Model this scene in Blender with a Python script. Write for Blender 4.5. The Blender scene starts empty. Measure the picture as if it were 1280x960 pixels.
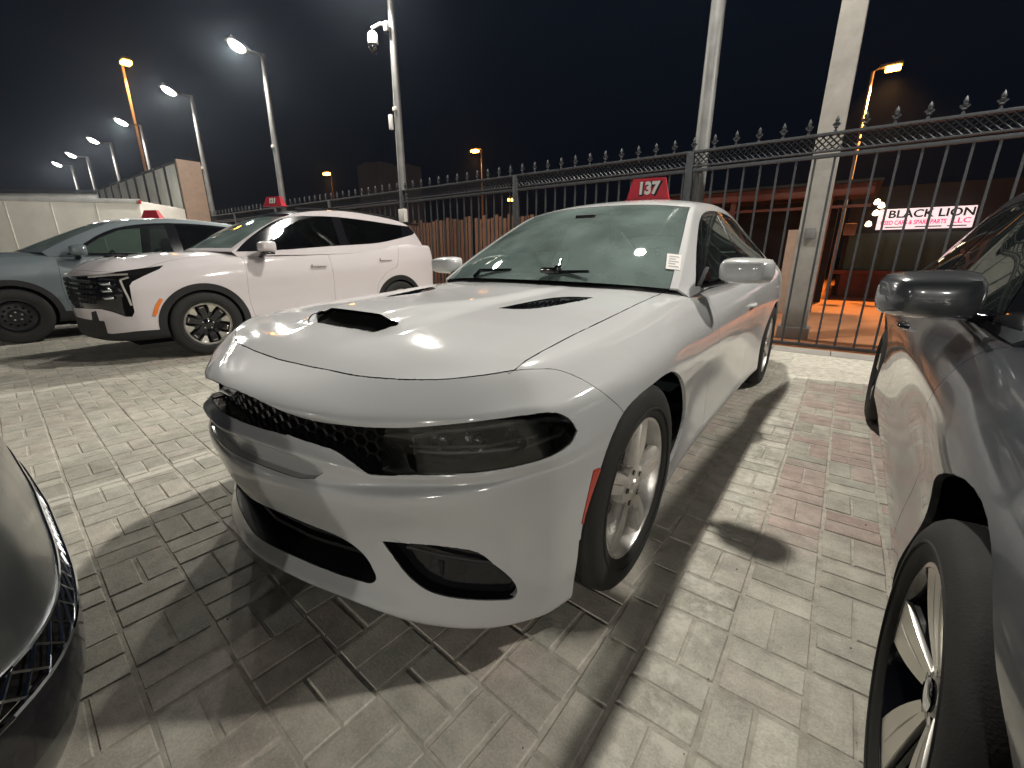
import bpy, bmesh, math, random
import numpy as np
from mathutils import Vector, Matrix, Euler
from mathutils.bvhtree import BVHTree
from math import radians as R, sin, cos, pi
random.seed(7)
SC = bpy.context.scene
COL = SC.collection

# ------------------------------------------------------------------ camera
FPX = 533.828
CAMP = np.array([1.35835, -1.28698, 1.11088])
_yaw, _pit, _rol = -0.644526, 0.291329, 0.001175
_F = np.array([sin(_yaw)*cos(_pit), cos(_yaw)*cos(_pit), -sin(_pit)])
_R0 = np.array([cos(_yaw), -sin(_yaw), 0.0]); _U0 = np.cross(_R0, _F)
_Rv = cos(_rol)*_R0 + sin(_rol)*_U0; _Uv = -sin(_rol)*_R0 + cos(_rol)*_U0
cd = bpy.data.cameras.new('camera'); cam = bpy.data.objects.new('camera', cd); COL.objects.link(cam)
cd.sensor_width = 36; cd.lens = FPX/1280*36; cd.clip_start = .02; cd.clip_end = 2000
cam.matrix_world = Matrix(((_Rv[0], _Uv[0], -_F[0], CAMP[0]), (_Rv[1], _Uv[1], -_F[1], CAMP[1]), (_Rv[2], _Uv[2], -_F[2], CAMP[2]), (0, 0, 0, 1)))
SC.camera = cam

# ------------------------------------------------------------------ night sky and exposure
w = bpy.data.worlds.new('World'); SC.world = w; w.use_nodes = True
nt = w.node_tree; bg = nt.nodes['Background']
tc = nt.nodes.new('ShaderNodeTexCoord'); sp = nt.nodes.new('ShaderNodeSeparateXYZ'); cr = nt.nodes.new('ShaderNodeValToRGB')
nt.links.new(tc.outputs['Generated'], sp.inputs[0]); nt.links.new(sp.outputs['Z'], cr.inputs[0]); nt.links.new(cr.outputs[0], bg.inputs[0])
cr.color_ramp.elements[0].position = 0.0; cr.color_ramp.elements[0].color = (.0024, .0026, .0036, 1)
cr.color_ramp.elements[1].position = .6; cr.color_ramp.elements[1].color = (.0024, .0042, .0088, 1)
e = cr.color_ramp.elements.new(.18); e.color = (.0020, .0028, .0050, 1)
bg.inputs[1].default_value = 1.0
SC.view_settings.view_transform = 'Standard'; SC.view_settings.look = 'None'; SC.view_settings.gamma = 1
SC.view_settings.exposure = 0.22

# ------------------------------------------------------------------ helpers
def tag(o, label=None, cat=None, group=None, kind=None):
    if label: o['label'] = label
    if cat: o['category'] = cat
    if group: o['group'] = group
    if kind: o['kind'] = kind
    return o
def empty(name, loc=(0, 0, 0), rz=0, **k):
    o = bpy.data.objects.new(name, None); COL.objects.link(o); o.location = loc; o.rotation_euler = (0, 0, rz); o.empty_display_size = .2
    return tag(o, **k)
def link(name, me, mat=None, parent=None):
    o = bpy.data.objects.new(name, me); COL.objects.link(o)
    if mat is not None:
        for m_ in (mat if isinstance(mat, (list, tuple)) else [mat]): me.materials.append(m_)
    if parent is not None: o.parent = parent
    return o
def copy_tree(o, parent=None):
    c = o.copy(); COL.objects.link(c)
    if parent is not None: c.parent = parent
    for ch in list(o.children): copy_tree(ch, c)
    return c

class MB:
    """collects shapes into one mesh"""
    def __init__(s): s.v = []; s.f = []; s.m = []; s.sm = []
    def add(s, vs, fs, mi=0, smooth=False):
        b = len(s.v); s.v += [tuple(v) for v in vs]; s.f += [tuple(b+i for i in f) for f in fs]; s.m += [mi]*len(fs); s.sm += [smooth]*len(fs)
    def box(s, lo, hi, mi=0, M=None, bev=0):
        x0, y0, z0 = lo; x1, y1, z1 = hi
        if bev:
            bm = bmesh.new(); bmesh.ops.create_cube(bm, size=1)
            for v in bm.verts: v.co = Vector(((x0+x1)/2+v.co.x*(x1-x0), (y0+y1)/2+v.co.y*(y1-y0), (z0+z1)/2+v.co.z*(z1-z0)))
            bmesh.ops.bevel(bm, geom=bm.edges[:], offset=bev, segments=2, affect='EDGES', profile=.6)
            vs = [v.co.copy() for v in bm.verts]; bm.verts.index_update(); fs = [[v.index for v in f.verts] for f in bm.faces]; bm.free()
            if M is not None: vs = [M @ v for v in vs]
            s.add(vs, fs, mi, True); return
        vs = [Vector((x, y, z)) for z in (z0, z1) for y in (y0, y1) for x in (x0, x1)]
        if M is not None: vs = [M @ v for v in vs]
        s.add(vs, [(0, 2, 3, 1), (4, 5, 7, 6), (0, 1, 5, 4), (2, 6, 7, 3), (0, 4, 6, 2), (1, 3, 7, 5)], mi)
    def tube(s, pts, r, n=8, mi=0, caps=True, up=(0, 0, 1), sq=1.0):
        pts = [Vector(p) for p in pts]; k = len(pts); rs = r if isinstance(r, (list, tuple)) else [r]*k
        vs = []
        for i, p in enumerate(pts):
            d = (pts[min(i+1, k-1)]-pts[max(i-1, 0)]).normalized()
            u = Vector(up)
            if abs(d.dot(u)) > .97: u = Vector((1, 0, 0))
            a = d.cross(u).normalized(); b = a.cross(d)
            for j in range(n):
                t = 2*pi*j/n; vs.append(p + a*(rs[i]*cos(t)) + b*(rs[i]*sq*sin(t)))
        fs = [(i*n+j, i*n+(j+1) % n, (i+1)*n+(j+1) % n, (i+1)*n+j) for i in range(k-1) for j in range(n)]
        if caps: fs += [tuple(range(n))[::-1], tuple((k-1)*n+j for j in range(n))]
        s.add(vs, fs, mi, n > 6)
    def lathe(s, prof, n=24, mi=0, M=None, axis='z', a0=0, a1=2*pi):
        vs = []; full = abs(a1-a0-2*pi) < 1e-6; nn = n if full else n+1
        for (r, h) in prof:
            for j in range(nn):
                t = a0+(a1-a0)*j/n
                if axis == 'z': v = Vector((r*cos(t), r*sin(t), h))
                else: v = Vector((h, r*cos(t), r*sin(t)))
                vs.append(M @ v if M is not None else v)
        fs = [(i*nn+j, i*nn+(j+1) % nn, (i+1)*nn+(j+1) % nn, (i+1)*nn+j) for i in range(len(prof)-1) for j in range(n)]
        s.add(vs, fs, mi, True)
    def prism(s, poly, d0, d1, axis='y', mi=0, M=None):
        n = len(poly)
        def P(a, b, d): return {'y': Vector((a, d, b)), 'x': Vector((d, a, b)), 'z': Vector((a, b, d))}[axis]
        vs = [P(a, b, d0) for a, b in poly] + [P(a, b, d1) for a, b in poly]
        if M is not None: vs = [M @ v for v in vs]
        s.add(vs, [tuple(range(n)), tuple(range(2*n-1, n-1, -1))] + [(i, n+i, n+(i+1) % n, (i+1) % n) for i in range(n)], mi)
    def mesh(s, name):
        me = bpy.data.meshes.new(name); me.from_pydata(s.v, [], s.f); me.update()
        me.polygons.foreach_set('material_index', s.m); me.polygons.foreach_set('use_smooth', s.sm)
        bm = bmesh.new(); bm.from_mesh(me); bmesh.ops.recalc_face_normals(bm, faces=bm.faces); bm.to_mesh(me); bm.free()
        if any(s.sm): me.set_sharp_from_angle(angle=R(38))
        return me
    def build(s, name, mat=None, parent=None): return link(name, s.mesh(name), mat, parent)

# ------------------------------------------------------------------ materials
def mat(name, col, rough=.5, metal=0., coat=0., spec=.5, bump=0., bscale=40., var=0., vscale=6., trans=0., alpha=1., coatr=.03, ior=1.45, emit=None, estr=0., var2=0):
    m = bpy.data.materials.new(name); m.use_nodes = True; t = m.node_tree; b = t.nodes['Principled BSDF']
    b.inputs['Base Color'].default_value = (*col, 1); b.inputs['Roughness'].default_value = rough; b.inputs['Metallic'].default_value = metal
    b.inputs['Coat Weight'].default_value = coat; b.inputs['Coat Roughness'].default_value = coatr; b.inputs['Specular IOR Level'].default_value = spec
    b.inputs['Transmission Weight'].default_value = trans; b.inputs['Alpha'].default_value = alpha; b.inputs['IOR'].default_value = ior
    if emit: b.inputs['Emission Color'].default_value = (*emit, 1); b.inputs['Emission Strength'].default_value = estr
    if var or bump:
        c = t.nodes.new('ShaderNodeTexCoord')
        if var:
            n = t.nodes.new('ShaderNodeTexNoise'); n.inputs['Scale'].default_value = vscale; n.inputs['Detail'].default_value = 6; n.inputs['Roughness'].default_value = .65
            mr = t.nodes.new('ShaderNodeMapRange'); mr.inputs[1].default_value = .3; mr.inputs[2].default_value = .7; mr.inputs[3].default_value = 1-var; mr.inputs[4].default_value = 1+var
            mx = t.nodes.new('ShaderNodeVectorMath'); mx.operation = 'SCALE'; mx.inputs[0].default_value = col
            t.links.new(c.outputs['Object'], n.inputs['Vector']); t.links.new(n.outputs[0], mr.inputs[0]); t.links.new(mr.outputs[0], mx.inputs['Scale']); t.links.new(mx.outputs[0], b.inputs['Base Color'])
            rr = t.nodes.new('ShaderNodeMapRange'); rr.inputs[1].default_value = .3; rr.inputs[2].default_value = .7; rr.inputs[3].default_value = max(0, rough-.08); rr.inputs[4].default_value = min(1, rough+.1)
            t.links.new(n.outputs[0], rr.inputs[0]); t.links.new(rr.outputs[0], b.inputs['Roughness'])
        if bump:
            n2 = t.nodes.new('ShaderNodeTexNoise'); n2.inputs['Scale'].default_value = bscale; n2.inputs['Detail'].default_value = 4
            bp = t.nodes.new('ShaderNodeBump'); bp.inputs['Strength'].default_value = bump; bp.inputs['Distance'].default_value = .004
            t.links.new(c.outputs['Object'], n2.inputs['Vector']); t.links.new(n2.outputs[0], bp.inputs['Height']); t.links.new(bp.outputs[0], b.inputs['Normal'])
    return m
def paint(name, col, metal=0., rough=.42, coat=1., coatr=.035, dust=.05):
    """car paint with a clear coat and a thin uneven film of dust"""
    m = mat(name, col, rough=rough, metal=metal, coat=coat, coatr=coatr); t = m.node_tree; b = t.nodes['Principled BSDF']
    c = t.nodes.new('ShaderNodeTexCoord'); n = t.nodes.new('ShaderNodeTexNoise'); n.inputs['Scale'].default_value = 5; n.inputs['Detail'].default_value = 7; n.inputs['Roughness'].default_value = .7
    mr = t.nodes.new('ShaderNodeMapRange'); mr.inputs[1].default_value = .35; mr.inputs[2].default_value = .75; mr.inputs[3].default_value = coatr; mr.inputs[4].default_value = coatr+.10
    mx = t.nodes.new('ShaderNodeMix'); mx.data_type = 'RGBA'; mx.inputs[6].default_value = (*col, 1); mx.inputs[7].default_value = (.36, .33, .28, 1)
    mf = t.nodes.new('ShaderNodeMapRange'); mf.inputs[1].default_value = .45; mf.inputs[2].default_value = .8; mf.inputs[3].default_value = 0; mf.inputs[4].default_value = dust
    t.links.new(c.outputs['Object'], n.inputs['Vector']); t.links.new(n.outputs[0], mr.inputs[0]); t.links.new(mr.outputs[0], b.inputs['Coat Roughness'])
    t.links.new(n.outputs[0], mf.inputs[0]); t.links.new(mf.outputs[0], mx.inputs[0]); t.links.new(mx.outputs[2], b.inputs['Base Color'])
    return m
def glassy(name, tint, rough=.0, film=.12, dustcol=(.30, .33, .30)):
    """thin tinted car glass: clear tint under a mirror-like surface with a film of dust"""
    m = bpy.data.materials.new(name); m.use_nodes = True; t = m.node_tree; t.nodes.remove(t.nodes['Principled BSDF']); out = t.nodes['Material Output']
    tr = t.nodes.new('ShaderNodeBsdfTransparent'); tr.inputs[0].default_value = (*tint, 1)
    gl = t.nodes.new('ShaderNodeBsdfGlossy'); gl.inputs['Roughness'].default_value = .02; gl.inputs[0].default_value = (.9, .95, .92, 1)
    df = t.nodes.new('ShaderNodeBsdfDiffuse'); df.inputs[0].default_value = (*dustcol, 1)
    fr = t.nodes.new('ShaderNodeFresnel'); fr.inputs[0].default_value = 1.6
    c = t.nodes.new('ShaderNodeTexCoord'); n = t.nodes.new('ShaderNodeTexNoise'); n.inputs['Scale'].default_value = 3; n.inputs['Detail'].default_value = 8
    mr = t.nodes.new('ShaderNodeMapRange'); mr.inputs[1].default_value = .3; mr.inputs[2].default_value = .75; mr.inputs[3].default_value = film*.55; mr.inputs[4].default_value = film*1.5
    m1 = t.nodes.new('ShaderNodeMixShader'); m2 = t.nodes.new('ShaderNodeMixShader')
    t.links.new(c.outputs['Object'], n.inputs[0]); t.links.new(n.outputs[0], mr.inputs[0]); t.links.new(mr.outputs[0], m1.inputs[0])
    t.links.new(tr.outputs[0], m1.inputs[1]); t.links.new(df.outputs[0], m1.inputs[2])
    t.links.new(fr.outputs[0], m2.inputs[0]); t.links.new(m1.outputs[0], m2.inputs[1]); t.links.new(gl.outputs[0], m2.inputs[2]); t.links.new(m2.outputs[0], out.inputs[0])
    return m
M = dict(
    white=paint('white_paint', (.47, .475, .475), rough=.62, coatr=.045, dust=.12),
    pearl=paint('pearl_white_paint', (.60, .555, .565), rough=.6, coatr=.03, dust=.06),
    blue=paint('grey_blue_paint', (.135, .165, .178), metal=.15, rough=.4, dust=.1),
    dark=paint('dark_grey_paint', (.052, .057, .066), metal=.25, rough=.3, coatr=.03, dust=.12),
    grey=paint('dusty_grey_paint', (.028, .031, .031), metal=.2, rough=.45, coatr=.14, dust=.12),
    black=mat('black_plastic', (.012, .012, .013), rough=.55, bump=.15, bscale=300),
    gloss=mat('gloss_black', (.008, .008, .010), rough=.12, coat=.6),
    void=mat('unlit_black', (.004, .004, .004), rough=.9, spec=.1),
    rubber=mat('tyre_rubber', (.018, .017, .016), rough=.78, bump=.2, bscale=220, var=.25, vscale=14),
    alloy=mat('brushed_alloy', (.62, .60, .57), rough=.34, metal=.75, var=.1, vscale=30),
    machined=mat('machined_alloy', (.62, .60, .55), rough=.28, metal=.9),
    steel=mat('dark_steel', (.03, .03, .032), rough=.5, metal=.4, var=.2, vscale=20),
    brake=mat('brake_iron', (.10, .09, .085), rough=.5, metal=.7),
    chrome=mat('chrome', (.75, .77, .8), rough=.08, metal=1),
    lens=glassy('smoked_lens', (.34, .34, .35), film=.015, dustcol=(.1, .1, .1)),
    screen=glassy('windscreen_glass', (.52, .70, .63), film=.27, dustcol=(.46, .60, .56)),
    side=glassy('side_glass', (.30, .38, .36), film=.07, dustcol=(.16, .19, .18)),
    tint=glassy('tinted_glass', (.05, .055, .055), film=.02, dustcol=(.1, .1, .1)),
    red=mat('red_reflector', (.42, .035, .02), rough=.25, coat=.6),
    amber=mat('amber_reflector', (.62, .14, .015), rough=.25, coat=.6, emit=(.9, .25, .02), estr=.12),
    signred=mat('red_sign_board', (.52, .03, .05), rough=.4, var=.1),
    ink=mat('black_ink', (.012, .012, .02), rough=.6),
    paper=mat('white_paper', (.72, .70, .66), rough=.7),
    cloth=mat('seat_cloth', (.05, .055, .055), rough=.9, bump=.3, bscale=200),
    dash=mat('dash_plastic', (.055, .06, .058), rough=.6, bump=.2, bscale=150),
)

# ------------------------------------------------------------------ curved sheet and panel cutting
def bs_mat(n, m):
    """uniform cubic B-spline weights: n control points, m steps per span -> ((n-1)*m+1, n+2)"""
    T = np.zeros(((n-1)*m+1, n+2))
    for i in range((n-1)*m+1):
        s = min(i//m, n-2); t = i/m - s
        b = [(1-t)**3/6, (3*t**3-6*t*t+4)/6, (-3*t**3+3*t*t+3*t+1)/6, t**3/6]
        for k in range(4): T[i, s+k] += b[k]
    return T
def ext(P, sym):
    """extend axis 1 by one point on both sides (mirror about x=0 where sym)"""
    a = P[:, 1:2].copy(); a[..., 0] *= -1
    if not sym[0]: a = 2*P[:, :1]-P[:, 1:2]
    z = P[:, -2:-1].copy(); z[..., 0] *= -1
    if not sym[1]: z = 2*P[:, -1:]-P[:, -2:-1]
    return np.concatenate([a, P, z], 1)
def sheet(P, mu=4, mv=4, sym=(True, True), fit=2):
    P = np.array(P, float); Q = P.copy(); nr, nc = P.shape[:2]
    def ev(Q, a, b):
        E = ext(Q, sym); E = np.concatenate([2*E[:1]-E[1:2], E, 2*E[-1:]-E[-2:-1]], 0)
        return np.einsum('ia,jb,abk->ijk', bs_mat(nr, a), bs_mat(nc, b), E)
    for _ in range(fit): Q = Q + .85*(P-ev(Q, 1, 1))
    S = ev(Q, mu, mv)
    if sym[0]: S[:, 0, 0] = 0
    if sym[1]: S[:, -1, 0] = 0
    return S
def crv(tab, xs): t = np.array(tab, float); return np.interp(xs, t[:, 0], t[:, 1])
def scrv(tab, xs, k=6):
    """smoothed table lookup"""
    t = np.array(tab, float); xs = np.asarray(xs, float); w_ = (t[-1, 0]-t[0, 0])/(len(t)*3.0)
    return sum(np.interp(xs+w_*(i-k/2)/k, t[:, 0], t[:, 1]) for i in range(k+1))/(k+1)
def smooth_poly(pts, n=3, corners=(), closed=True):
    pts = [np.array(p, float) for p in pts]; N = len(pts); out = []
    for i in range(N if closed else N-1):
        p1, p2 = pts[i], pts[(i+1) % N]
        p0 = pts[i-1] if (closed or i > 0) else p1; p3 = pts[(i+2) % N] if (closed or i < N-2) else p2
        L_ = np.linalg.norm(p2-p1)
        t1 = (p2-p0); t2 = (p3-p1)
        t1 = t1/max(np.linalg.norm(t1), 1e-9)*L_; t2 = t2/max(np.linalg.norm(t2), 1e-9)*L_
        if i in corners: t1 = p2-p1
        if (i+1) % N in corners: t2 = p2-p1
        for k in range(n):
            t = k/n; out.append(p1*(2*t**3-3*t*t+1)+t1*(t**3-2*t*t+t)+p2*(-2*t**3+3*t*t)+t2*(t**3-t*t))
    if not closed: out.append(pts[-1])
    return [tuple(o) for o in out]

def cam_proj(W):
    d = np.asarray(W, float)-CAMP; z = d@_F
    return 640+FPX*(d@_Rv)/z, 480-FPX*(d@_Uv)/z
def cam_ray(u, v): return _F+_Rv*(u-640)/FPX+_Uv*(480-v)/FPX

class Skin:
    """a curved sheet that can be cut along outlines into panels; W maps car space to the world (half x>=0 only)"""
    def __init__(s, S, W=None):
        s.bm = bmesh.new(); s.n = s.bm.verts.layers.float_vector.new('nn'); s.reg = s.bm.faces.layers.int.new('reg'); s.gi = s.bm.faces.layers.int.new('gi'); s.gj = s.bm.faces.layers.int.new('gj')
        s.W = W if W is not None else Matrix.Identity(4); s.Wi = s.W.inverted()
        nr, nc = S.shape[:2]; vs = [[s.bm.verts.new(S[i, j]) for j in range(nc)] for i in range(nr)]
        du = np.gradient(S, axis=0); dv = np.gradient(S, axis=1); nn = np.cross(dv, du)
        nn /= np.maximum(np.linalg.norm(nn, axis=2, keepdims=True), 1e-9)
        if (nn[..., 0]+nn[..., 2]).sum() < 0: nn = -nn
        for i in range(nr):
            for j in range(nc): vs[i][j][s.n] = Vector(nn[i, j])
        s.names = {'body': 0}
        for i in range(nr-1):
            for j in range(nc-1):
                q = [vs[i][j], vs[i][j+1], vs[i+1][j+1], vs[i+1][j]]
                if (q[0].co-q[2].co).length < 1e-6: continue
                try: f = s.bm.faces.new(q); f[s.gi] = i; f[s.gj] = j
                except ValueError: pass
    def pr(s, mode, co):
        if mode == 'cam': return cam_proj(np.array(s.W @ co))
        if mode == 'yz': return (co.y, co.z)
        if mode == 'xz': return (co.x, co.z)
        return (co.x, co.y)
    def plane(s, mode, a, b):
        if mode == 'cam':
            c = s.Wi @ Vector(CAMP); ra = s.Wi.to_3x3() @ Vector(cam_ray(*a)); rb = s.Wi.to_3x3() @ Vector(cam_ray(*b))
            return c, ra.cross(rb).normalized()
        dx, dy = b[0]-a[0], b[1]-a[1]
        if mode == 'yz': return Vector((0, a[0], a[1])), Vector((0, dy, -dx)).normalized()
        if mode == 'xz': return Vector((a[0], 0, a[1])), Vector((dy, 0, -dx)).normalized()
        return Vector((a[0], a[1], 0)), Vector((dy, -dx, 0)).normalized()
    def cut(s, name, mode, poly, only=('body',), test=None, cl=True):
        rid = s.names.setdefault(name, len(s.names)); bm = s.bm
        ok = {s.names[o] for o in only}; xs = [p[0] for p in poly]; ys = [p[1] for p in poly]
        bb = (min(xs), min(ys), max(xs), max(ys)); cache = {}
        def P(v):
            k = v.index if v.index >= 0 else id(v)
            r = cache.get(v)
            if r is None: r = cache[v] = s.pr(mode, v.co)
            return r
        cand = []
        for f in bm.faces:
            if f[s.reg] not in ok or (test and not test(f.calc_center_median())): continue
            q = [P(v) for v in f.verts]
            if max(a[0] for a in q) < bb[0] or min(a[0] for a in q) > bb[2] or max(a[1] for a in q) < bb[1] or min(a[1] for a in q) > bb[3]: continue
            if mode == 'cam':
                n = f.verts[0][s.n]; c = s.Wi @ Vector(CAMP)
                if (c-f.verts[0].co).dot(n) < -.03: continue
            cand.append(f)
        N = len(poly)
        for i in range(N if cl else N-1):
            a, b = poly[i], poly[(i+1) % N]
            if abs(a[0]-b[0])+abs(a[1]-b[1]) < 1e-7: continue
            lo = (min(a[0], b[0]), min(a[1], b[1])); hi = (max(a[0], b[0]), max(a[1], b[1])); sub = []
            for f in cand:
                q = [P(v) for v in f.verts]
                if max(t[0] for t in q) < lo[0] or min(t[0] for t in q) > hi[0] or max(t[1] for t in q) < lo[1] or min(t[1] for t in q) > hi[1]: continue
                sd = [(b[0]-a[0])*(t[1]-a[1])-(b[1]-a[1])*(t[0]-a[0]) for t in q]
                if min(sd) > 0 or max(sd) < 0: continue
                sub.append(f)
            if not sub: continue
            st = set(sub); g = list(st)+list({e for f in sub for e in f.edges})+list({v for f in sub for v in f.verts})
            co, no = s.plane(mode, a, b)
            r = bmesh.ops.bisect_plane(bm, geom=g, dist=1e-6, plane_co=co, plane_no=no)
            new = {x for x in r['geom'] if isinstance(x, bmesh.types.BMFace)}
            cand = [f for f in cand if f.is_valid and f not in new]+[f for f in new if f.is_valid]
        for f in cand:
            if not f.is_valid or f[s.reg] not in ok: continue
            x, y = s.pr(mode, f.calc_center_median()); ins = False; j = N-1
            for i in range(N):
                xi, yi = poly[i]; xj, yj = poly[j]
                if (yi > y) != (yj > y) and x < (xj-xi)*(y-yi)/(yj-yi)+xi: ins = not ins
                j = i
            if ins: f[s.reg] = rid
    def mark(s, name, i0, i1, j0, j1, only=('body',)):
        rid = s.names.setdefault(name, len(s.names)); ok = {s.names[o] for o in only}
        for f in s.bm.faces:
            if f[s.reg] in ok and i0 <= f[s.gi] < i1 and j0 <= f[s.gj] < j1: f[s.reg] = rid
    def faces(s, names):
        ids = {s.names[n] for n in ([names] if isinstance(names, str) else names) if n in s.names}
        return [f for f in s.bm.faces if f[s.reg] in ids]
    def grab(s, names):
        """-> verts, normals, faces, boundary loops (pairs of vert ids)"""
        idx = {}; V = []; N = []; F = []; cnt = {}
        for f in s.faces(names):
            q = []
            for v in f.verts:
                if v not in idx: idx[v] = len(V); V.append(v.co.copy()); n = v[s.n].copy(); n.normalize(); N.append(n)
                q.append(idx[v])
            F.append(q)
            for a, b in zip(q, q[1:]+q[:1]):
                k = (min(a, b), max(a, b)); cnt[k] = None if k in cnt else (a, b)
        return V, N, F, [e for e in cnt.values() if e is not None]

def panel(skins, names, name, mats, parent, both=True, off=0., flange=.014, gap=.0015, side=1, walls=None):
    """build panel(s) from cut regions: own edges folded inwards, custom smooth normals. both: mirror into the same mesh"""
    VV = []; NN = []; FF = []; MI = []
    for sk in (skins if isinstance(skins, (list, tuple)) else [skins]):
        V, N, F, B = sk.grab(names)
        if not F: continue
        V = [v+n*off for v, n in zip(V, N)]
        if gap:
            mv = {}
            for a, b in B:
                if abs(V[a].x) < 1e-4 and abs(V[b].x) < 1e-4: continue
                d = V[b]-V[a]
                if d.length < 1e-7: continue
                inn = N[a].cross(d).normalized()
                for k in (a, b): mv.setdefault(k, Vector()); mv[k] += inn
            # boundary orientation: faces are wound so that 'inn' points into the face or out of it; test once
            if F:
                f0 = F[0]; fn = (V[f0[1]]-V[f0[0]]).cross(V[f0[-1]]-V[f0[0]]); sg = 1 if fn.dot(N[f0[0]]) > 0 else -1
            V = [v.copy() for v in V]
            for k, d in mv.items():
                if d.length > 1e-6:
                    d = d.normalized()*sg
                    if abs(V[k].x) < 1e-4: d.x = 0
                    V[k] += d*gap
        base = len(VV); V2 = list(V); N2 = list(N); F2 = [list(f) for f in F]; m2 = [0]*len(F)
        if flange:
            for a, b in B:
                if abs(V[a].x) < 1e-4 and abs(V[b].x) < 1e-4: continue
                if (V[a]-V[b]).length < 1e-7: continue
                q = [V[b], V[a], V[a]-N[a]*flange, V[b]-N[b]*flange]; nn = (q[1]-q[0]).cross(q[3]-q[0])
                if nn.length < 1e-12: continue
                nn.normalize(); k = len(V2); V2 += q; N2 += [nn]*4; F2.append([k, k+1, k+2, k+3]); m2.append(1 if walls else 0)
        for sx in ((1, -1) if both else (side,)):
            k = len(VV)
            VV += [(v.x*sx, v.y, v.z) for v in V2]; NN += [(n.x*sx, n.y, n.z) for n in N2]
            FF += [[i+k for i in (f if sx == 1 else f[::-1])] for f in F2]; MI += m2
    if not FF: return None
    me = bpy.data.meshes.new(name); me.from_pydata(VV, [], FF); me.update()
    # make winding agree with the normals
    me.polygons.foreach_set('use_smooth', [True]*len(FF)); me.polygons.foreach_set('material_index', MI)
    flip = [p.index for p in me.polygons if Vector(p.normal).dot(Vector(NN[p.vertices[0]])) < 0]
    if len(flip) > len(FF)*.5:
        FF = [f[::-1] for f in FF]; me.clear_geometry(); me.from_pydata(VV, [], FF); me.update(); me.polygons.foreach_set('use_smooth', [True]*len(FF)); me.polygons.foreach_set('material_index', MI)
    me.normals_split_custom_set_from_vertices(NN)
    ml = mats if isinstance(mats, (list, tuple)) else [mats]
    return link(name, me, ml, parent)

def opening(sk, names, name, mats, parent, depth=.05, shift=(0, 1, 0), grow=0., sides=(1, -1)):
    """walls and a back for an opening, pushed inwards along shift"""
    V, N, F, B = sk.grab(names); d = Vector(shift)*depth; VV = []; FF = []; MI = []
    if not F: return None
    for sx in sides:
        k = len(VV); VV += [Vector((v.x*sx, v.y, v.z))+Vector((d.x*sx, d.y, d.z)) for v in V]; FF += [[i+k for i in f] for f in F]; MI += [1]*len(F)
        for a, b in B:
            if abs(V[a].x) < 1e-4 and abs(V[b].x) < 1e-4: continue
            k2 = len(VV)
            for v, t in ((V[a], 0), (V[b], 0), (V[b], 1), (V[a], 1)):
                q = v-N[a]*.003+d*t if not t else v+d; VV.append(Vector((q.x*sx, q.y, q.z)) if sx == 1 or True else q)
            FF.append([k2, k2+1, k2+2, k2+3]); MI.append(0)
    me = bpy.data.meshes.new(name); me.from_pydata(VV, [], FF); me.update(); me.polygons.foreach_set('material_index', MI)
    return link(name, me, mats, parent)

# ------------------------------------------------------------------ car shell from tables (front axle at the origin, nose towards -y, left side +x)
FT = [0, .13, .27, .41, .54, .66, .76, .84, .91, .96, 1.0]
def shell_rows(sp):
    xm = sp['plan'][-1][0]; ys = sp['ys']; rows = []
    for r in sp['rows']:
        dx = r.get('dx', 0); W = scrv(sp['W'], ys)+(scrv(dx, ys) if isinstance(dx, list) else dx)
        Z = scrv(r['side'], ys); sc = W[0]/xm; row = []
        y0 = crv(sp['plan'], xm)
        for t in FT[:-1]:
            x = t*xm; y = float(scrv(sp['plan'], x)) if t else sp['plan'][0][1]
            off = r['off'] if not isinstance(r['off'], list) else float(crv(r['off'], x))
            k = (1-t**3)
            row.append((x*sc*(1) , y+off*(k if r.get('fade', True) else 1), float(crv(r['front'], x))))
        for y, w_, z in zip(ys, W, Z): row.append((w_, y, z))
        rp = sp['rear']; ro = r.get('roff', 0); z = Z[-1]
        wl = W[-1]
        for (f, yy) in rp: row.append((wl*f, yy+ro, z))
        rows.append(row)
    return np.array(rows)

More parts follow.
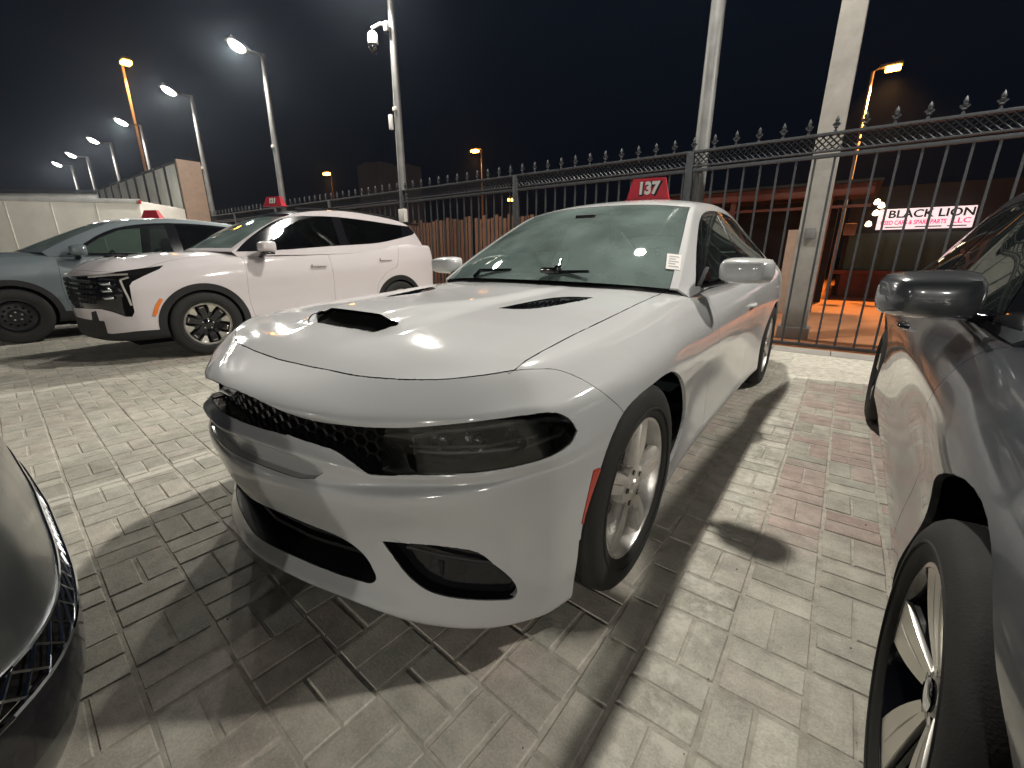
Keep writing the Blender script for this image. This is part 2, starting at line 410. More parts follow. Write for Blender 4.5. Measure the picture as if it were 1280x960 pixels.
# ------------------------------------------------------------------ wheels (axis along x, outer face towards +x, centre at origin)
def tyre_mesh(r, w_, rim):
    m = MB(); h = w_/2
    prof = [(rim-.012, h*.72), (rim+.004, h*.86), (rim+.012, h*.93), ((rim+r)/2, h*1.0), (r-.028, h*.95), (r-.012, h*.86), (r-.003, h*.74), (r, h*.45)]
    gr = []
    for x in (.42, .14): gr += [(r, h*(x+.03)), (r-.007, h*(x+.015)), (r-.007, h*(x-.015)), (r, h*(x-.03))]
    prof = prof[:-1]+gr
    prof = prof+[(a, -b) for a, b in prof[::-1]]
    m.lathe(prof, 72, axis='x')
    # sidewall rib and lettering-like moulding ring
    m.lathe([(rim+.035, h*.985), (rim+.037, h*1.008), (rim+.041, h*1.008), (rim+.043, h*.985)], 72, axis='x')
    return m.mesh('tyre')
def rim_mesh(r, h, style):
    """r: outer flange radius, h: half tyre width. material 0 face metal, 1 dark, 2 brake"""
    m = MB()
    m.lathe([(r-.004, h*.60), (r, h*.74), (r+.006, h*.80), (r+.004, h*.86), (r-.006, h*.86), (r-.010, h*.80), (r-.016, h*.60), (r-.026, h*.1), (r-.03, -h*.75)], 64, axis='x', mi=0 if style == 'five' else 1)
    m.lathe([(r-.05, -h*.2), (.0, -h*.25)], 32, axis='x', mi=3)             # brake disc side
    m.lathe([(r-.07, -h*.1), (r-.07, -h*.16), (.02, -h*.16)], 40, axis='x', mi=2)
    def spoke(a, w0, w1, r0, r1, d0, d1, mi=0, th=.022, bulge=.0, skew=0.0, n=6, bevel=.25):
        A = Matrix.Rotation(a, 4, 'X'); vs = []
        for i in range(n+1):
            t = i/n; rr = r0+(r1-r0)*t; ww = (w0+(w1-w0)*t)/2; dd = d0+(d1-d0)*t+bulge*sin(pi*t); c = skew*t*t
            for (y, x) in ((c-ww, dd-th), (c-ww, dd-th*.35), (c-ww*(1-bevel), dd), (c+ww*(1-bevel), dd), (c+ww, dd-th*.35), (c+ww, dd-th)): vs.append(A @ Vector((x, y, rr)))
        fs = [(i*6+j, i*6+(j+1) % 6, (i+1)*6+(j+1) % 6, (i+1)*6+j) for i in range(n) for j in range(6)]+[tuple(range(6))[::-1], tuple(n*6+j for j in range(6))]
        m.add(vs, fs, mi, False)
    if style == 'five':      # five split spokes
        for k in range(5):
            a = 2*pi*k/5+.2
            for s in (-1, 1): spoke(a+s*.15, .036, .040, .055, r-.004, h*.74, h*.82, bulge=.006, skew=s*.022, th=.040)
            spoke(a, .075, .035, .045, .12, h*.70, h*.72, th=.03)
        m.lathe([(.0, h*.84), (.026, h*.83), (.030, h*.78)], 24, axis='x', mi=0)
        m.lathe([(.030, h*.78), (.078, h*.74), (.082, h*.3)], 40, axis='x', mi=0)
        for k in range(5):
            t = 2*pi*(k+.5)/5+.2; m.lathe([(.0, h*.80), (.009, h*.80), (.011, h*.7)], 8, axis='x', mi=1, M=Matrix.Translation((0, .057*cos(t), .057*sin(t))))
    elif style == 'block':   # two-tone block spokes with machined wedges at the rim
        for k in range(6):
            a = 2*pi*k/6
            spoke(a, .075, .085, .05, r-.02, h*.62, h*.80, mi=1, th=.045, bulge=.006)
            spoke(a, .050, .060, r*.42, r*.47, h*.70, h*.72, mi=0, th=.01)
            spoke(a, .040, .040, r*.80, r*.83, h*.815, h*.822, mi=0, th=.008)
            spoke(a+pi/6, .03, .125, r*.60, r-.004, h*.66, h*.80, mi=0, th=.03)
            spoke(a+pi/6, .05, .05, .06, r*.62, h*.55, h*.62, mi=1, th=.03)
        m.lathe([(r-.018, h*.78), (r-.012, h*.845), (r+.002, h*.865)], 64, axis='x', mi=0)
        m.lathe([(0, h*.72), (.035, h*.72), (.045, h*.66), (.07, h*.62), (.085, h*.3)], 30, axis='x', mi=1)
        for k in range(5):
            t = 2*pi*k/5; m.lathe([(.0, h*.70), (.009, h*.70), (.011, h*.6)], 8, axis='x', mi=0, M=Matrix.Translation((0, .055*cos(t), .055*sin(t))))
    elif style == 'steel':   # pressed steel wheel, black
        m.lathe([(r-.03, h*.55), (r-.05, h*.35), (r-.085, h*.30), (r-.11, h*.42), (.085, h*.45), (.07, h*.30), (.035, h*.32), (.033, h*.40), (0, h*.40)], 48, axis='x', mi=1)
        for k in range(5):
            t = 2*pi*k/5; m.lathe([(.0, h*.50), (.010, h*.50), (.012, h*.3)], 8, axis='x', mi=0, M=Matrix.Translation((0, .052*cos(t), .052*sin(t))))
        for k in range(12):
            t = 2*pi*k/12; m.lathe([(.0, h*.392), (.016, h*.392)], 10, axis='x', mi=3, M=Matrix.Translation((0, (r-.095)*cos(t), (r-.095)*sin(t))))
    else:                    # ten flat machined blades with dark pockets
        for k in range(5):
            a = 2*pi*k/5+.05
            for s in (-1, 1):
                spoke(a+s*.20, .022, .062, .045, r-.004, h*.58, h*.84, mi=0, th=.010, bulge=.004, skew=s*.018, bevel=.06)
                spoke(a+s*.20, .024, .070, .045, r-.006, h*.48, h*.76, mi=1, th=.022, skew=s*.014)
            spoke(a, .014, .02, .05, r-.01, h*.45, h*.64, mi=1, th=.02)
        m.lathe([(0, h*.68), (.022, h*.67), (.03, h*.63)], 24, axis='x', mi=4)
        m.lathe([(.03, h*.60), (.062, h*.55), (.065, h*.3)], 30, axis='x', mi=1)
        for k in range(5):
            t = 2*pi*k/5+.3; m.lathe([(.0, h*.6), (.010, h*.6), (.012, h*.5)], 8, axis='x', mi=4, M=Matrix.Translation((0, .046*cos(t), .046*sin(t))))
    # caliper
    m.prism([(r-.075, -.05), (r-.035, -.06), (r-.03, .06), (r-.075, .05)], -h*.3, h*.12, axis='x', mi=2)
    return m.mesh('rim')
def wheels(parent, spots, r, w_, rim, style, face='alloy'):
    tm = tyre_mesh(r, w_, rim); rm = rim_mesh(rim, w_/2, style)
    tm.materials.append(M['rubber'])
    for k in (face, 'gloss' if style != 'steel' else 'steel', 'brake', 'void', 'chrome'): rm.materials.append(M[k])
    for i, (x, y, s, rot, steer) in enumerate(spots):
        g = empty('wheel', (x, y, r)); g.parent = parent; g.rotation_euler = (rot, 0, (0 if s > 0 else pi)+steer)
        if s < 0: g.rotation_euler = (rot, 0, pi+steer)
        for nm, me in (('tyre', tm), ('rim', rm)):
            o = bpy.data.objects.new(nm, me); COL.objects.link(o); o.parent = g

def smooth01(t): t = min(1, max(0, t)); return t*t*(3-2*t)

# ------------------------------------------------------------------ greenhouse: stations along y, each with centre, rail and belt points
def house(stn, bulge=.014, crown=.05):
    """rows from the middle of the roof to the rail and down the side to the belt"""
    rows = []
    fr = [0, .3, .58, .8, .93, 1.0]
    for f in fr:
        row = []
        for c, r_, b in stn:
            c, r_ = Vector(c), Vector(r_); y = c.y+(r_.y-c.y)*f**2; x = r_.x*f
            z = c.z+(r_.z-c.z)*f**2.6; row.append((x, y, z))
        rows.append(row)
    for g in (.05, .3, .62, 1.0):
        row = []
        for c, r_, b in stn:
            r_, b = Vector(r_), Vector(b); L_ = (r_-b).length
            p = r_.lerp(b, g)+Vector((min(bulge, L_*.06)*sin(pi*g)*1.0+ (.006 if g == .05 else 0), 0, 0)); row.append(tuple(p))
        rows.append(row)
    return np.array(rows)

# ------------------------------------------------------------------ the white saloon
def build_charger():
    car = empty('white_sedan', (0, 0, 0), label='white muscle saloon with black grille band and red 137 board on its roof', cat='car')
    zy = [(-1, .66), (-.82, .74), (-.7, .796), (-.6, .842), (-.5, .871), (-.4, .889), (-.2, .911), (.2, .938), (.6, .967), (.9, .992)]
    def H(x, y):
        x = abs(x); z = float(scrv(zy, [y])[0])-.06*x*x
        if x > .70: z -= 1.0*(x-.70)**2
        we = .165+.10*smooth01((y+.6)/1.1)                                   # power dome
        z += .016*smooth01((we+.035-x)/.07)*smooth01((y+.62)/.25)*(1-smooth01((y-.35)/.35))
        return z
    plan = [(0, -.832), (.2, -.809), (.38, -.756), (.5, -.710), (.65, -.643), (.76, -.578), (.84, -.50), (.90, -.40), (.93, -.26)]
    ys = [-.16, -.02, .14, .30, .48, .7, 1.0, 1.4, 1.8, 2.2, 2.55, 2.8, 3.05, 3.3, 3.55, 3.8, 4.0]
    W = [(-.3, .940), (-.1, .948), (.1, .950), (.3, .944), (.55, .925), (.8, .918), (1.4, .915), (2.2, .918), (2.6, .930), (2.9, .945), (3.2, .945), (3.6, .915), (4.0, .85)]
    X = [0, .2, .4, .5, .65, .76, .84, .90, .93]
    def fr(*z): return list(zip(X, z))
    Y4 = [-.2, .1, .5, 1.0, 2.0, 2.9, 3.4, 4.0]
    def sd(*z): return list(zip(Y4, z))
    rows = [
        dict(front=fr(.20, .20, .185, .15, .135, .145, .16, .18, .19), off=.12, dx=-.09, side=sd(.17, .17, .18, .19, .19, .19, .2, .28)),
        dict(front=fr(.178, .172, .150, .122, .108, .120, .138, .158, .172), off=.03, dx=-.035, side=sd(.165, .165, .185, .19, .19, .19, .2, .27)),
        dict(front=fr(.200, .196, .178, .158, .145, .152, .166, .184, .198), off=[(0, -.034), (.45, -.030), (.6, -.032), (.8, -.024), (.95, 0)], dx=-.015, side=sd(.185, .19, .205, .215, .215, .21, .22, .29)),
        dict(front=fr(.232, .230, .212, .20, .195, .20, .21, .225, .24), off=[(0, -.012), (.45, -.006), (.6, -.012), (.8, -.012), (.95, 0)], dx=-.012, side=sd(.25, .25, .25, .25, .25, .25, .26, .33)),
        dict(front=fr(.30, .30, .285, .28, .28, .28, .285, .30, .31), off=[(0, .012), (.45, .015), (.6, .01), (.8, .01), (.95, 0)], dx=[(-.3, -.004), (.3, -.002), (.7, -.020), (2.3, -.022), (2.9, -.005), (4, -.01)], side=sd(.33, .33, .32, .31, .31, .33, .35, .41)),
        dict(front=fr(.39, .39, .385, .39, .405, .40, .40, .41, .42), off=[(0, -.008), (.42, -.002), (.5, .012), (.6, .018), (.8, .016), (.95, 0)], dx=[(-.3, 0), (.3, 0), (.7, -.026), (2.3, -.030), (2.9, 0), (4, -.005)], side=sd(.43, .43, .42, .41, .41, .43, .45, .50)),
        dict(front=fr(.455, .455, .46, .47, .48, .485, .49, .50, .505), off=[(0, -.034), (.40, -.030), (.6, -.022), (.8, -.012), (.95, 0)], dx=[(-.3, 0), (.3, 0), (.7, -.022), (2.3, -.028), (2.9, 0), (4, 0)], side=sd(.52, .52, .51, .50, .50, .52, .54, .58)),
        dict(front=fr(.535, .535, .53, .528, .548, .568, .592, .607, .612), off=[(0, -.044), (.4, -.044), (.5, -.044), (.65, -.040), (.8, -.022), (.95, 0)], dx=[(-.3, -.002), (.3, 0), (.7, -.010), (2.3, -.018), (2.9, 0), (4, 0)], side=sd(.605, .60, .59, .58, .58, .60, .62, .65)),
        dict(front=fr(.55, .55, .545, .545, .562, .583, .605, .62, .628), off=[(0, -.032), (.4, -.030), (.46, .0), (.65, .010), (.8, .004), (.95, 0)], dx=[(-.3, -.004), (.3, -.002), (.7, -.002), (2.3, -.006), (2.9, 0), (4, 0)], side=sd(.64, .64, .63, .63, .64, .66, .68, .70)),
        dict(front=fr(.615, .612, .592, .568, .582, .600, .622, .64, .652), off=[(0, -.030), (.30, -.028), (.36, -.044), (.46, -.008), (.65, -.004), (.8, -.004), (.95, 0)], dx=[(-.3, -.005), (.3, -.005), (.7, -.001), (2.3, -.003), (2.9, -.001), (4, 0)], side=sd(.66, .66, .655, .66, .675, .70, .72, .73)),
        dict(front=fr(.636, .632, .612, .582, .594, .610, .632, .652, .668), off=[(0, -.052), (.35, -.048), (.5, -.006), (.65, -.004), (.8, -.002), (.95, 0)], dx=[(-.3, -.006), (.3, -.006), (.7, .0), (2.3, .0), (2.9, -.002), (4, 0)], side=sd(.68, .685, .69, .70, .72, .75, .77, .77)),
        dict(front=fr(.662, .658, .635, .60, .61, .625, .645, .67, .69), off=[(0, -.018), (.35, -.015), (.5, .0), (.65, .0), (.8, .0), (.95, 0)], dx=[(-.3, -.010), (.3, -.012), (.7, -.008), (2.3, -.004), (2.9, -.006), (4, -.005)], side=sd(.71, .725, .735, .75, .78, .82, .84, .83)),
        dict(front=fr(.70, .70, .69, .68, .68, .69, .70, .705, .715), off=.0, dx=[(-.3, -.018), (.3, -.022), (.7, -.022), (2.3, -.014), (2.9, -.016), (4, -.02)], side=sd(.745, .765, .785, .805, .84, .90, .93, .90)),
        dict(front=fr(.732, .728, .715, .712, .725, .742, .755, .752, .75), off=-.022, dx=[(-.3, -.032), (.3, -.042), (.7, -.045), (2.3, -.032), (2.9, -.036), (4, -.04)], side=sd(.775, .80, .825, .85, .885, .955, .985, .96)),
        dict(front=fr(.748, .744, .735, .733, .745, .760, .774, .776, .777), off=-.018, dx=[(-.3, -.055), (.3, -.068), (.7, -.068), (2.3, -.055), (2.9, -.06), (4, -.07)], side=sd(.802, .828, .856, .885, .92, .995, 1.02, 1.0)),
        dict(front=fr(.775, .772, .768, .768, .778, .792, .802, .806, .808), off=.025, dx=-.092, side=sd(.826, .852, .882, .915, .948, 1.02, 1.045, 1.03), hood=1),
        dict(front=fr(.80, .80, .80, .80, .80, .80, .81, .82, .83), off=.14, dx=-.155, side=sd(.85, .87, .90, .948, .965, 1.035, 1.06, 1.05), hood=2),
        dict(front=fr(.82, .82, .82, .82, .82, .82, .82, .83, .83), off=.27, dx=-.275, side=sd(.86, .88, .91, .96, .97, 1.04, 1.065, 1.06), hood=2),
    ]
    sp = dict(plan=plan, W=W, ys=ys, rows=rows, rear=[(.96, 4.06), (.85, 4.11), (.6, 4.16), (.3, 4.18), (0, 4.19)])
    P = shell_rows(sp)
    for i, r in enumerate(rows):
        if r.get('hood'):
            for j in range(P.shape[1]):
                x, y, z = P[i, j]
                if y < .9 and (r['hood'] == 2):
                    h = H(x, y); t = smooth01((y-.62)/.25); P[i, j, 2] = h*(1-t)+z*t if t < 1 else z
    S = sheet(P, 4, 5)
    sk = Skin(S); bvh = BVHTree.FromBMesh(sk.bm)
    # hood outline in plan
    def on_shell(u, v):
        h = bvh.ray_cast(Vector(CAMP), Vector(cam_ray(u, v)).normalized())[0]; return (h.x, h.y)
    ho = [on_shell(u, v) for u, v in ((359, 451), (385, 458), (414, 463.5), (440, 469), (469, 472.5), (515, 475), (561, 474), (606, 469), (643, 463))]
    ho = [q for q in ho if q[0] > .06]; y0 = ho[0][1]-.006
    ho = [(0, y0)]+ho; nc_ = len(ho)-1
    side_ = [on_shell(690, 433), on_shell(735, 410), (.711, .363), (.70, .70), (.69, .86)]
    hp = smooth_poly(ho+side_, 3, corners=(nc_,), closed=False)
    # shell cuts ----------------------------------------------------
    sk.cut('under_hood', 'xy', hp+[(0, .9)], test=lambda c: c.z > .7)
    gU = [(293.5, 487), (309, 494), (350, 513), (391, 526), (432, 532), (469, 535), (515, 535), (584, 529), (638, 522), (680, 516.5), (698, 517), (714, 526), (722, 539)]
    gL = [(713, 555), (689, 570), (652, 581), (606, 589), (561, 593), (515, 593.5), (464, 593), (451, 586), (437, 575), (419, 563), (391, 554), (354, 540), (322, 522), (297, 502)]
    # add the part behind the centre line by extending to x<0 (clipped at x=0 by the half sheet)
    band = smooth_poly(gU+gL+[(270, 480)], 3, corners=(0, 12, 26, 27))
    fy = lambda c: c.y < -.2 and c.z < .83
    sk.cut('band', 'cam', band, test=fy)
    sk.cut('band', 'xz', [(-.01, .664), (.25, .655), (.25, .725), (-.01, .7325)], test=lambda c: c.y < -.6)
    # split: headlight is the outer part of the band
    sk.cut('headlight', 'cam', smooth_poly([(482, 534.5), (515, 535), (584, 529), (638, 522), (680, 516.5), (698, 517), (714, 526), (722, 539), (713, 555), (689, 570), (652, 581), (606, 589), (561, 593), (515, 593.5), (478, 593.2), (476, 560)], 3, corners=(0, 14)), only=('band',), test=fy)
    sk.cut('plate', 'xz', [(-.01, .556), (.30, .546), (.345, .553), (.372, .574), (.374, .594), (.30, .610), (-.01, .628)], test=lambda c: c.y < -.5)
    cint = [(0, .385), (.16, .382), (.277, .373), (.363, .355), (.416, .315), (.449, .262), (.456, .238), (.44, .226), (.38, .228), (.213, .240), (0, .243)]
    sk.cut('intake', 'xz', smooth_poly(cint, 3, corners=(0, 10), closed=True), test=lambda c: c.y < -.5)
    fog = [(478, 677), (515, 680), (561, 684), (597, 691), (620, 708), (639, 724), (646, 738), (641, 748), (625, 750), (597, 750), (561, 746), (533, 737), (510, 719), (492, 696)]
    sk.cut('fog', 'cam', smooth_poly(fog, 3, corners=(0,)), test=fy)
    ar = [(718, 745), (720, 717), (729, 654), (738, 622), (751, 585), (764, 548), (779, 517), (797, 496), (817, 480), (831, 469), (843, 465), (853, 475), (857, 495), (856, 524), (846, 559), (836, 582)]
    sk.cut('arch', 'cam', smooth_poly(ar, 3, closed=False)+[(800, 660), (760, 800)], test=lambda c: c.x > .6 and -.55 < c.y < .8 and c.z < .8)
    sk.cut('arch', 'yz', [(-.385, -.2), (.335, -.2), (.335, .37), (-.385, .37)], test=lambda c: c.x > .6)
    sk.cut('arch', 'yz', [(3.052+.40*cos(t), .355+.385*sin(t)) for t in np.linspace(-.4, pi+.4, 36)]+[(2.6, -.2), (3.5, -.2)], test=lambda c: c.x > .6)
    sk.cut('marker', 'cam', [(742, 588), (749, 585), (751, 588), (736, 652), (731, 655), (727, 654)], test=lambda c: c.x > .7 and c.y < 0)
    sk.cut('bumper', 'cam', smooth_poly([(636, 467), (643, 463), (672, 461), (700, 463), (738, 480), (773, 507), (781, 518)], 3, corners=(1,), closed=False)+[(800, 560), (770, 800), (600, 870), (60, 870), (60, 300), (420, 395), (600, 440)], test=lambda c: c.y < -.05)
    door = [(1.03, .98), (1.045, .8), (1.06, .6), (1.05, .42), (1.02, .30), (1.0, .265)]
    fd = smooth_poly(door, 3, closed=False)+[(2.12, .265), (2.12, 1.2), (1.03, 1.2)]
    sk.cut('front_door', 'yz', fd, test=lambda c: c.x > .6 and c.z < 1.0)
    rd = [(2.12, .265), (2.58, .265), (2.66, .45), (2.80, .66), (3.02, .80), (3.16, .95), (3.2, 1.2), (2.12, 1.2)]
    sk.cut('rear_door', 'yz', rd, test=lambda c: c.x > .6 and c.z < 1.05)
    wm = M['white']
    panel(sk, 'body', 'body_shell', wm, car)
    panel(sk, 'bumper', 'front_bumper', wm, car, flange=.02)
    for s in (1, -1):
        d = panel(sk, 'front_door', 'door', wm, car, both=False, side=s); d2 = panel(sk, 'rear_door', 'door', wm, car, both=False, side=s)
        for dd, hy, hz in ((d, 1.96, .80), (d2, 3.02, .86)):
            m = MB(); xa = .897*s; m.tube([(xa, hy-.10, hz), (xa+.026*s, hy-.07, hz), (xa+.032*s, hy, hz+.002), (xa+.026*s, hy+.07, hz), (xa, hy+.10, hz)], [.011, .013, .014, .013, .011], 8, sq=.8)
            m.build('handle', wm, dd)
        panel(sk, 'marker', 'side_marker', M['red'], car, both=False, side=s, off=.002, gap=0)
    panel(sk, ['body', 'bumper', 'front_door', 'rear_door', 'under_hood'], 'inner_shell', M['void'], car, off=-.013, flange=0, gap=0)
    # grille band: recess, honeycomb, lenses
    opening(sk, ['band', 'headlight'], 'grille_recess', [M['gloss'], M['void']], car, depth=.085)
    for s in (1, -1):
        hl = panel(sk, 'headlight', 'headlight', M['lens'], car, both=False, side=s, off=-.004, flange=0, gap=0)
        m = MB()                                                               # light guide and reflectors inside
        def pt(x, dz, back=.045):
            y = float(scrv(plan, x)); return Vector((x*s, y+back, dz))
        up = [pt(x, z) for x, z in ((.56, .672), (.62, .690), (.70, .705), (.78, .722), (.84, .728), (.872, .712))]
        lo = [pt(x, z) for x, z in ((.872, .712), (.86, .682), (.80, .655), (.72, .645), (.64, .635), (.56, .632), (.56, .672))]
        m.tube(up+lo[1:], .006, 6)
        m.build('light_guide', M['alloy'], hl)
        for x in (.62, .70, .78): 
            m = MB(); m.lathe([(.0, .010), (.012, .006), (.020, -.004), (.024, .006), (.030, .008), (.030, -.02)], 20, axis='z', M=Matrix.Translation(pt(x, .672+.02*(x-.62), .055)) @ Matrix.Rotation(R(75), 4, 'X')); m.build('projector', M['chrome'], hl)
        m = MB(); m.tube([pt(x, z, .03) for x, z in ((.56, .652), (.64, .656), (.74, .668), (.83, .69))], .004, 5); m.build('reflector_bar', M['alloy'], hl)
    hexg = MB(); a = .020
    def gy(x, off): return float(scrv(plan, abs(x)))+off
    def honey(x0, x1, zlo, zhi, off):
        r_ = a; i = 0; x = x0
        while x < x1:
            z = zlo+(r_*.87 if i % 2 else 0)
            while z < zhi:
                c = [(x+r_*cos(t*pi/3), z+r_*sin(t*pi/3)) for t in range(7)]
                for k in range(3):
                    (xa, za), (xb, zb) = c[k], c[k+1]
                    hexg.tube([(xa, gy(xa, off), za), (xb, gy(xb, off), zb)], .0038, 4, caps=False)
                z += r_*1.74
            i += 1; x += r_*1.5
    honey(-.50, .51, .60, .73, .030)
    M['meshblack'] = mat('grille_black', (.006, .006, .006), rough=.45)
    tag(hexg.build('grille_mesh', M['meshblack'], car), kind='stuff')
    opening(sk, 'intake', 'lower_intake', [M['black'], M['void']], car, depth=.12)
    m = MB()
    for z in (.275, .31, .345): m.tube([(x, gy(x, .06), z) for x in np.linspace(-.42, .42, 15)], .007, 5)
    m.build('intake_bars', M['black'], car)
    for s in (1, -1): opening(sk, 'fog', 'fog_recess', [M['gloss'], M['gloss']], car, depth=.035, shift=(-.3, .95, 0), sides=(s,))
    opening(sk, 'plate', 'plate_recess', [wm, wm], car, depth=.022)
    for s in (1, -1):
        m = MB(); m.box((.60*s-.02, -.62, .262), (.60*s+.02, -.60, .31), bev=.004)
        m.tube([(s*x, float(scrv(plan, x))+.032, z) for x, z in ((.53, .345), (.62, .335), (.70, .33), (.76, .325))], .005, 5)
        m.build('fog_trim', M['black'], car)
    # hood ----------------------------------------------------------
    nx, ny = 46, 84; xs_ = np.linspace(0, .76, nx); yv = np.linspace(-.74, .90, ny)
    G = np.zeros((ny, nx, 3))
    def HH(x, y):
        z = H(x, y)
        ax = 1-smooth01((abs(x)-.225)/.06)
        if y > -.41: z += .023*ax*(1-smooth01((y+.41)/.62))
        else: z += .023*ax*smooth01((y+.50)/.09)
        # soft crease along the vent
        return z
    yv = np.sort(np.concatenate([yv, [-.411, -.409]]))
    ny = len(yv); G = np.zeros((ny, nx, 3))
    dl = []
    for (x, y) in hp+[(.69, .86)]:
        h = bvh.ray_cast(Vector((max(x, .002), y, 1.3)), Vector((0, 0, -1)))[0]
        if h is not None: dl.append((x, y, h.z-HH(x, y)))
    dl = np.array(dl)
    for i, y in enumerate(yv):
        for j, x in enumerate(xs_):
            dd = np.hypot(dl[:, 0]-x, dl[:, 1]-y); wq = 1/(dd+.01)**3; dz = (wq*dl[:, 2]).sum()/wq.sum()*(1-smooth01((dd.min()-.01)/.16))
            G[i, j] = (x, y, HH(x, y)+dz+.0005)
    hk = Skin(G[::-1])
    hk.cut('off', 'xy', [(-1, -1), (1.5, -1), (1.5, 1.5), (-1, 1.5)])
    # faces inside the outline become the hood
    rear_edge = [(.60, .80), (.45, .705), (.30, .655), (.15, .632), (0, .625)]
    outline = hp+smooth_poly([(.69, .86)]+rear_edge, 3, closed=False)[1:]
    hk.cut('hood', 'xy', outline, only=('off',))
    hk.cut('scoop', 'xy', smooth_poly([(-.01, -.490), (.12, -.486), (.19, -.476), (.222, -.455), (.242, -.425), (.240, -.411), (.20, -.4085), (-.01, -.4095)], 2, corners=(0, 7)), only=('hood',))
    vent = [(.325, .005), (.332, .06), (.345, .17), (.372, .30), (.42, .375), (.51, .425), (.492, .30), (.475, .20), (.44, .085), (.39, .03)]
    hk.cut('vent', 'xy', smooth_poly(vent, 3, corners=(0, 5)), only=('hood',))
    hood = panel(hk, 'hood', 'hood', [wm, M['void']], car, flange=.012, walls=True, gap=.003)
    opening(hk, 'scoop', 'hood_scoop', [wm, M['void']], car, depth=.034, shift=(0, .95, -.30))
    for s in (1, -1):
        V, N, F, B = hk.grab('vent'); m = MB()
        m.add([(v.x*s, v.y, v.z-.0025) for v in V], F, 0)
        for a_, b_ in B: m.add([(V[a_].x*s, V[a_].y, V[a_].z-.001), (V[b_].x*s, V[b_].y, V[b_].z-.001), (V[b_].x*s, V[b_].y, V[b_].z-.014), (V[a_].x*s, V[a_].y, V[a_].z-.014)], [(0, 1, 2, 3)], 0)
        for i in range(15):                                                    # gravel-like honeycomb in the vent
            for k in range(4):
                t = (i+.5)/15; y = .03+t*.37; xc = .345+.135*smooth01(t)**1.2+.0; wv = .10*sin(pi*min(1, t*1.05+.02))**.7*.62
                x = (xc+.02)+(k-1.5)/3*wv+.004*(i % 2)
                m.lathe([(.0055, -.003), (.0085, 0), (.0055, .003)], 6, M=Matrix.Translation((x*s, y, H(x, y)-.001)), mi=0)
        m.build('hood_vent', M['gloss'], car)
    # cowl ----------------------------------------------------------
    m = MB(); n = 24; vs = []
    for i in range(n+1):
        x = -.74+1.48*i/n; y = .60+.24*(x/.74)**2
        vs += [(x, y-.02, .945), (x, y+.14, .985-.03*(x/.74)**2)]
    m.add(vs, [(2*i, 2*i+2, 2*i+3, 2*i+1) for i in range(n)], 0); m.build('cowl', M['black'], car)
    # greenhouse ----------------------------------------------------
    stn = [((0, .60, .995), (.750, .79, .965), (.80, .84, .925)), ((0, .86, 1.145), (.705, 1.00, 1.10), (.815, 1.03, .945)),
           ((0, 1.14, 1.285), (.650, 1.24, 1.235), (.82, 1.26, .97)), ((0, 1.42, 1.402), (.592, 1.48, 1.362), (.825, 1.52, .975)),
           ((0, 1.62, 1.456), (.566, 1.68, 1.418), (.828, 1.75, .98)), ((0, 1.95, 1.498), (.555, 2.0, 1.448), (.83, 2.05, .985)),
           ((0, 2.35, 1.502), (.555, 2.40, 1.446), (.83, 2.4, 1.0)), ((0, 2.75, 1.468), (.56, 2.82, 1.400), (.825, 2.8, 1.02)),
           ((0, 3.15, 1.388), (.585, 3.25, 1.305), (.81, 3.2, 1.045)), ((0, 3.5, 1.265), (.625, 3.58, 1.195), (.785, 3.5, 1.06)), ((0, 3.86, 1.10), (.67, 3.88, 1.08), (.74, 3.8, 1.06))]
    gs = sheet(house(stn), 5, 6, sym=(False, False)); gs[0, :, 0] = 0
    gk = Skin(np.transpose(gs, (1, 0, 2))[:, ::1])
    gk.mark('screen', 0, 20, 0, 22)
    gk.cut('rear_screen', 'xy', [(-.01, 2.98), (.3, 2.99), (.50, 3.03), (.545, 3.10), (.60, 3.62), (.58, 3.72), (-.01, 3.76)], test=lambda c: c.y > 2.5)
    fw = [(1.03, .995), (1.14, 1.085), (1.30, 1.185), (1.53, 1.300), (1.75, 1.358), (2.06, 1.382), (2.085, 1.0)]
    gk.cut('front_window', 'yz', smooth_poly(fw, 3, corners=(0, 5, 6)), test=lambda c: c.x > .5)
    rw = [(2.175, 1.384), (2.50, 1.378), (2.80, 1.335), (3.10, 1.245), (3.22, 1.17), (3.20, 1.06), (3.0, 1.035), (2.18, 1.008)]
    gk.cut('rear_window', 'yz', smooth_poly(rw, 3, corners=(0, 4, 5, 7)), test=lambda c: c.x > .5)
    fo = [(.95, .97), (1.10, 1.082), (1.28, 1.195), (1.52, 1.318), (1.75, 1.378), (2.1, 1.404), (2.5, 1.398), (2.83, 1.353), (3.14, 1.263), (3.32, 1.175), (3.27, .98)]
    gk.cut('trim', 'yz', smooth_poly(fo, 3, corners=(0, 9, 10)), test=lambda c: c.x > .5)
    panel(gk, 'body', 'roof', wm, car, flange=.01)
    for s in (1, -1): panel(gk, 'trim', 'window_trim', M['gloss'], car, flange=.008, gap=.001, off=-.001, both=False, side=s)
    wsp = panel(gk, 'screen', 'windscreen', M['screen'], car, flange=0, gap=0, off=-.004)
    panel(gk, 'rear_screen', 'rear_window', M['tint'], car, flange=0, gap=0, off=-.003)
    for s in (1, -1):
        panel(gk, 'front_window', 'side_window', M['side'], car, both=False, side=s, flange=0, gap=0, off=-.005)
        panel(gk, 'rear_window', 'side_window', M['side'], car, both=False, side=s, flange=0, gap=0, off=-.005)
    # trunk
    m = MB(); vs = []; nyy = 8
    for i in range(nyy+1):
        y = 3.60+.56*i/nyy; 
        for j in range(9): x = -.72+1.44*j/8; vs.append((x, y+ (.02 if i == nyy else 0)*(1-(x/.72)**2), 1.115-.10*(x/.8)**2-.05*smooth01((i-5)/3)-.02*i/nyy))
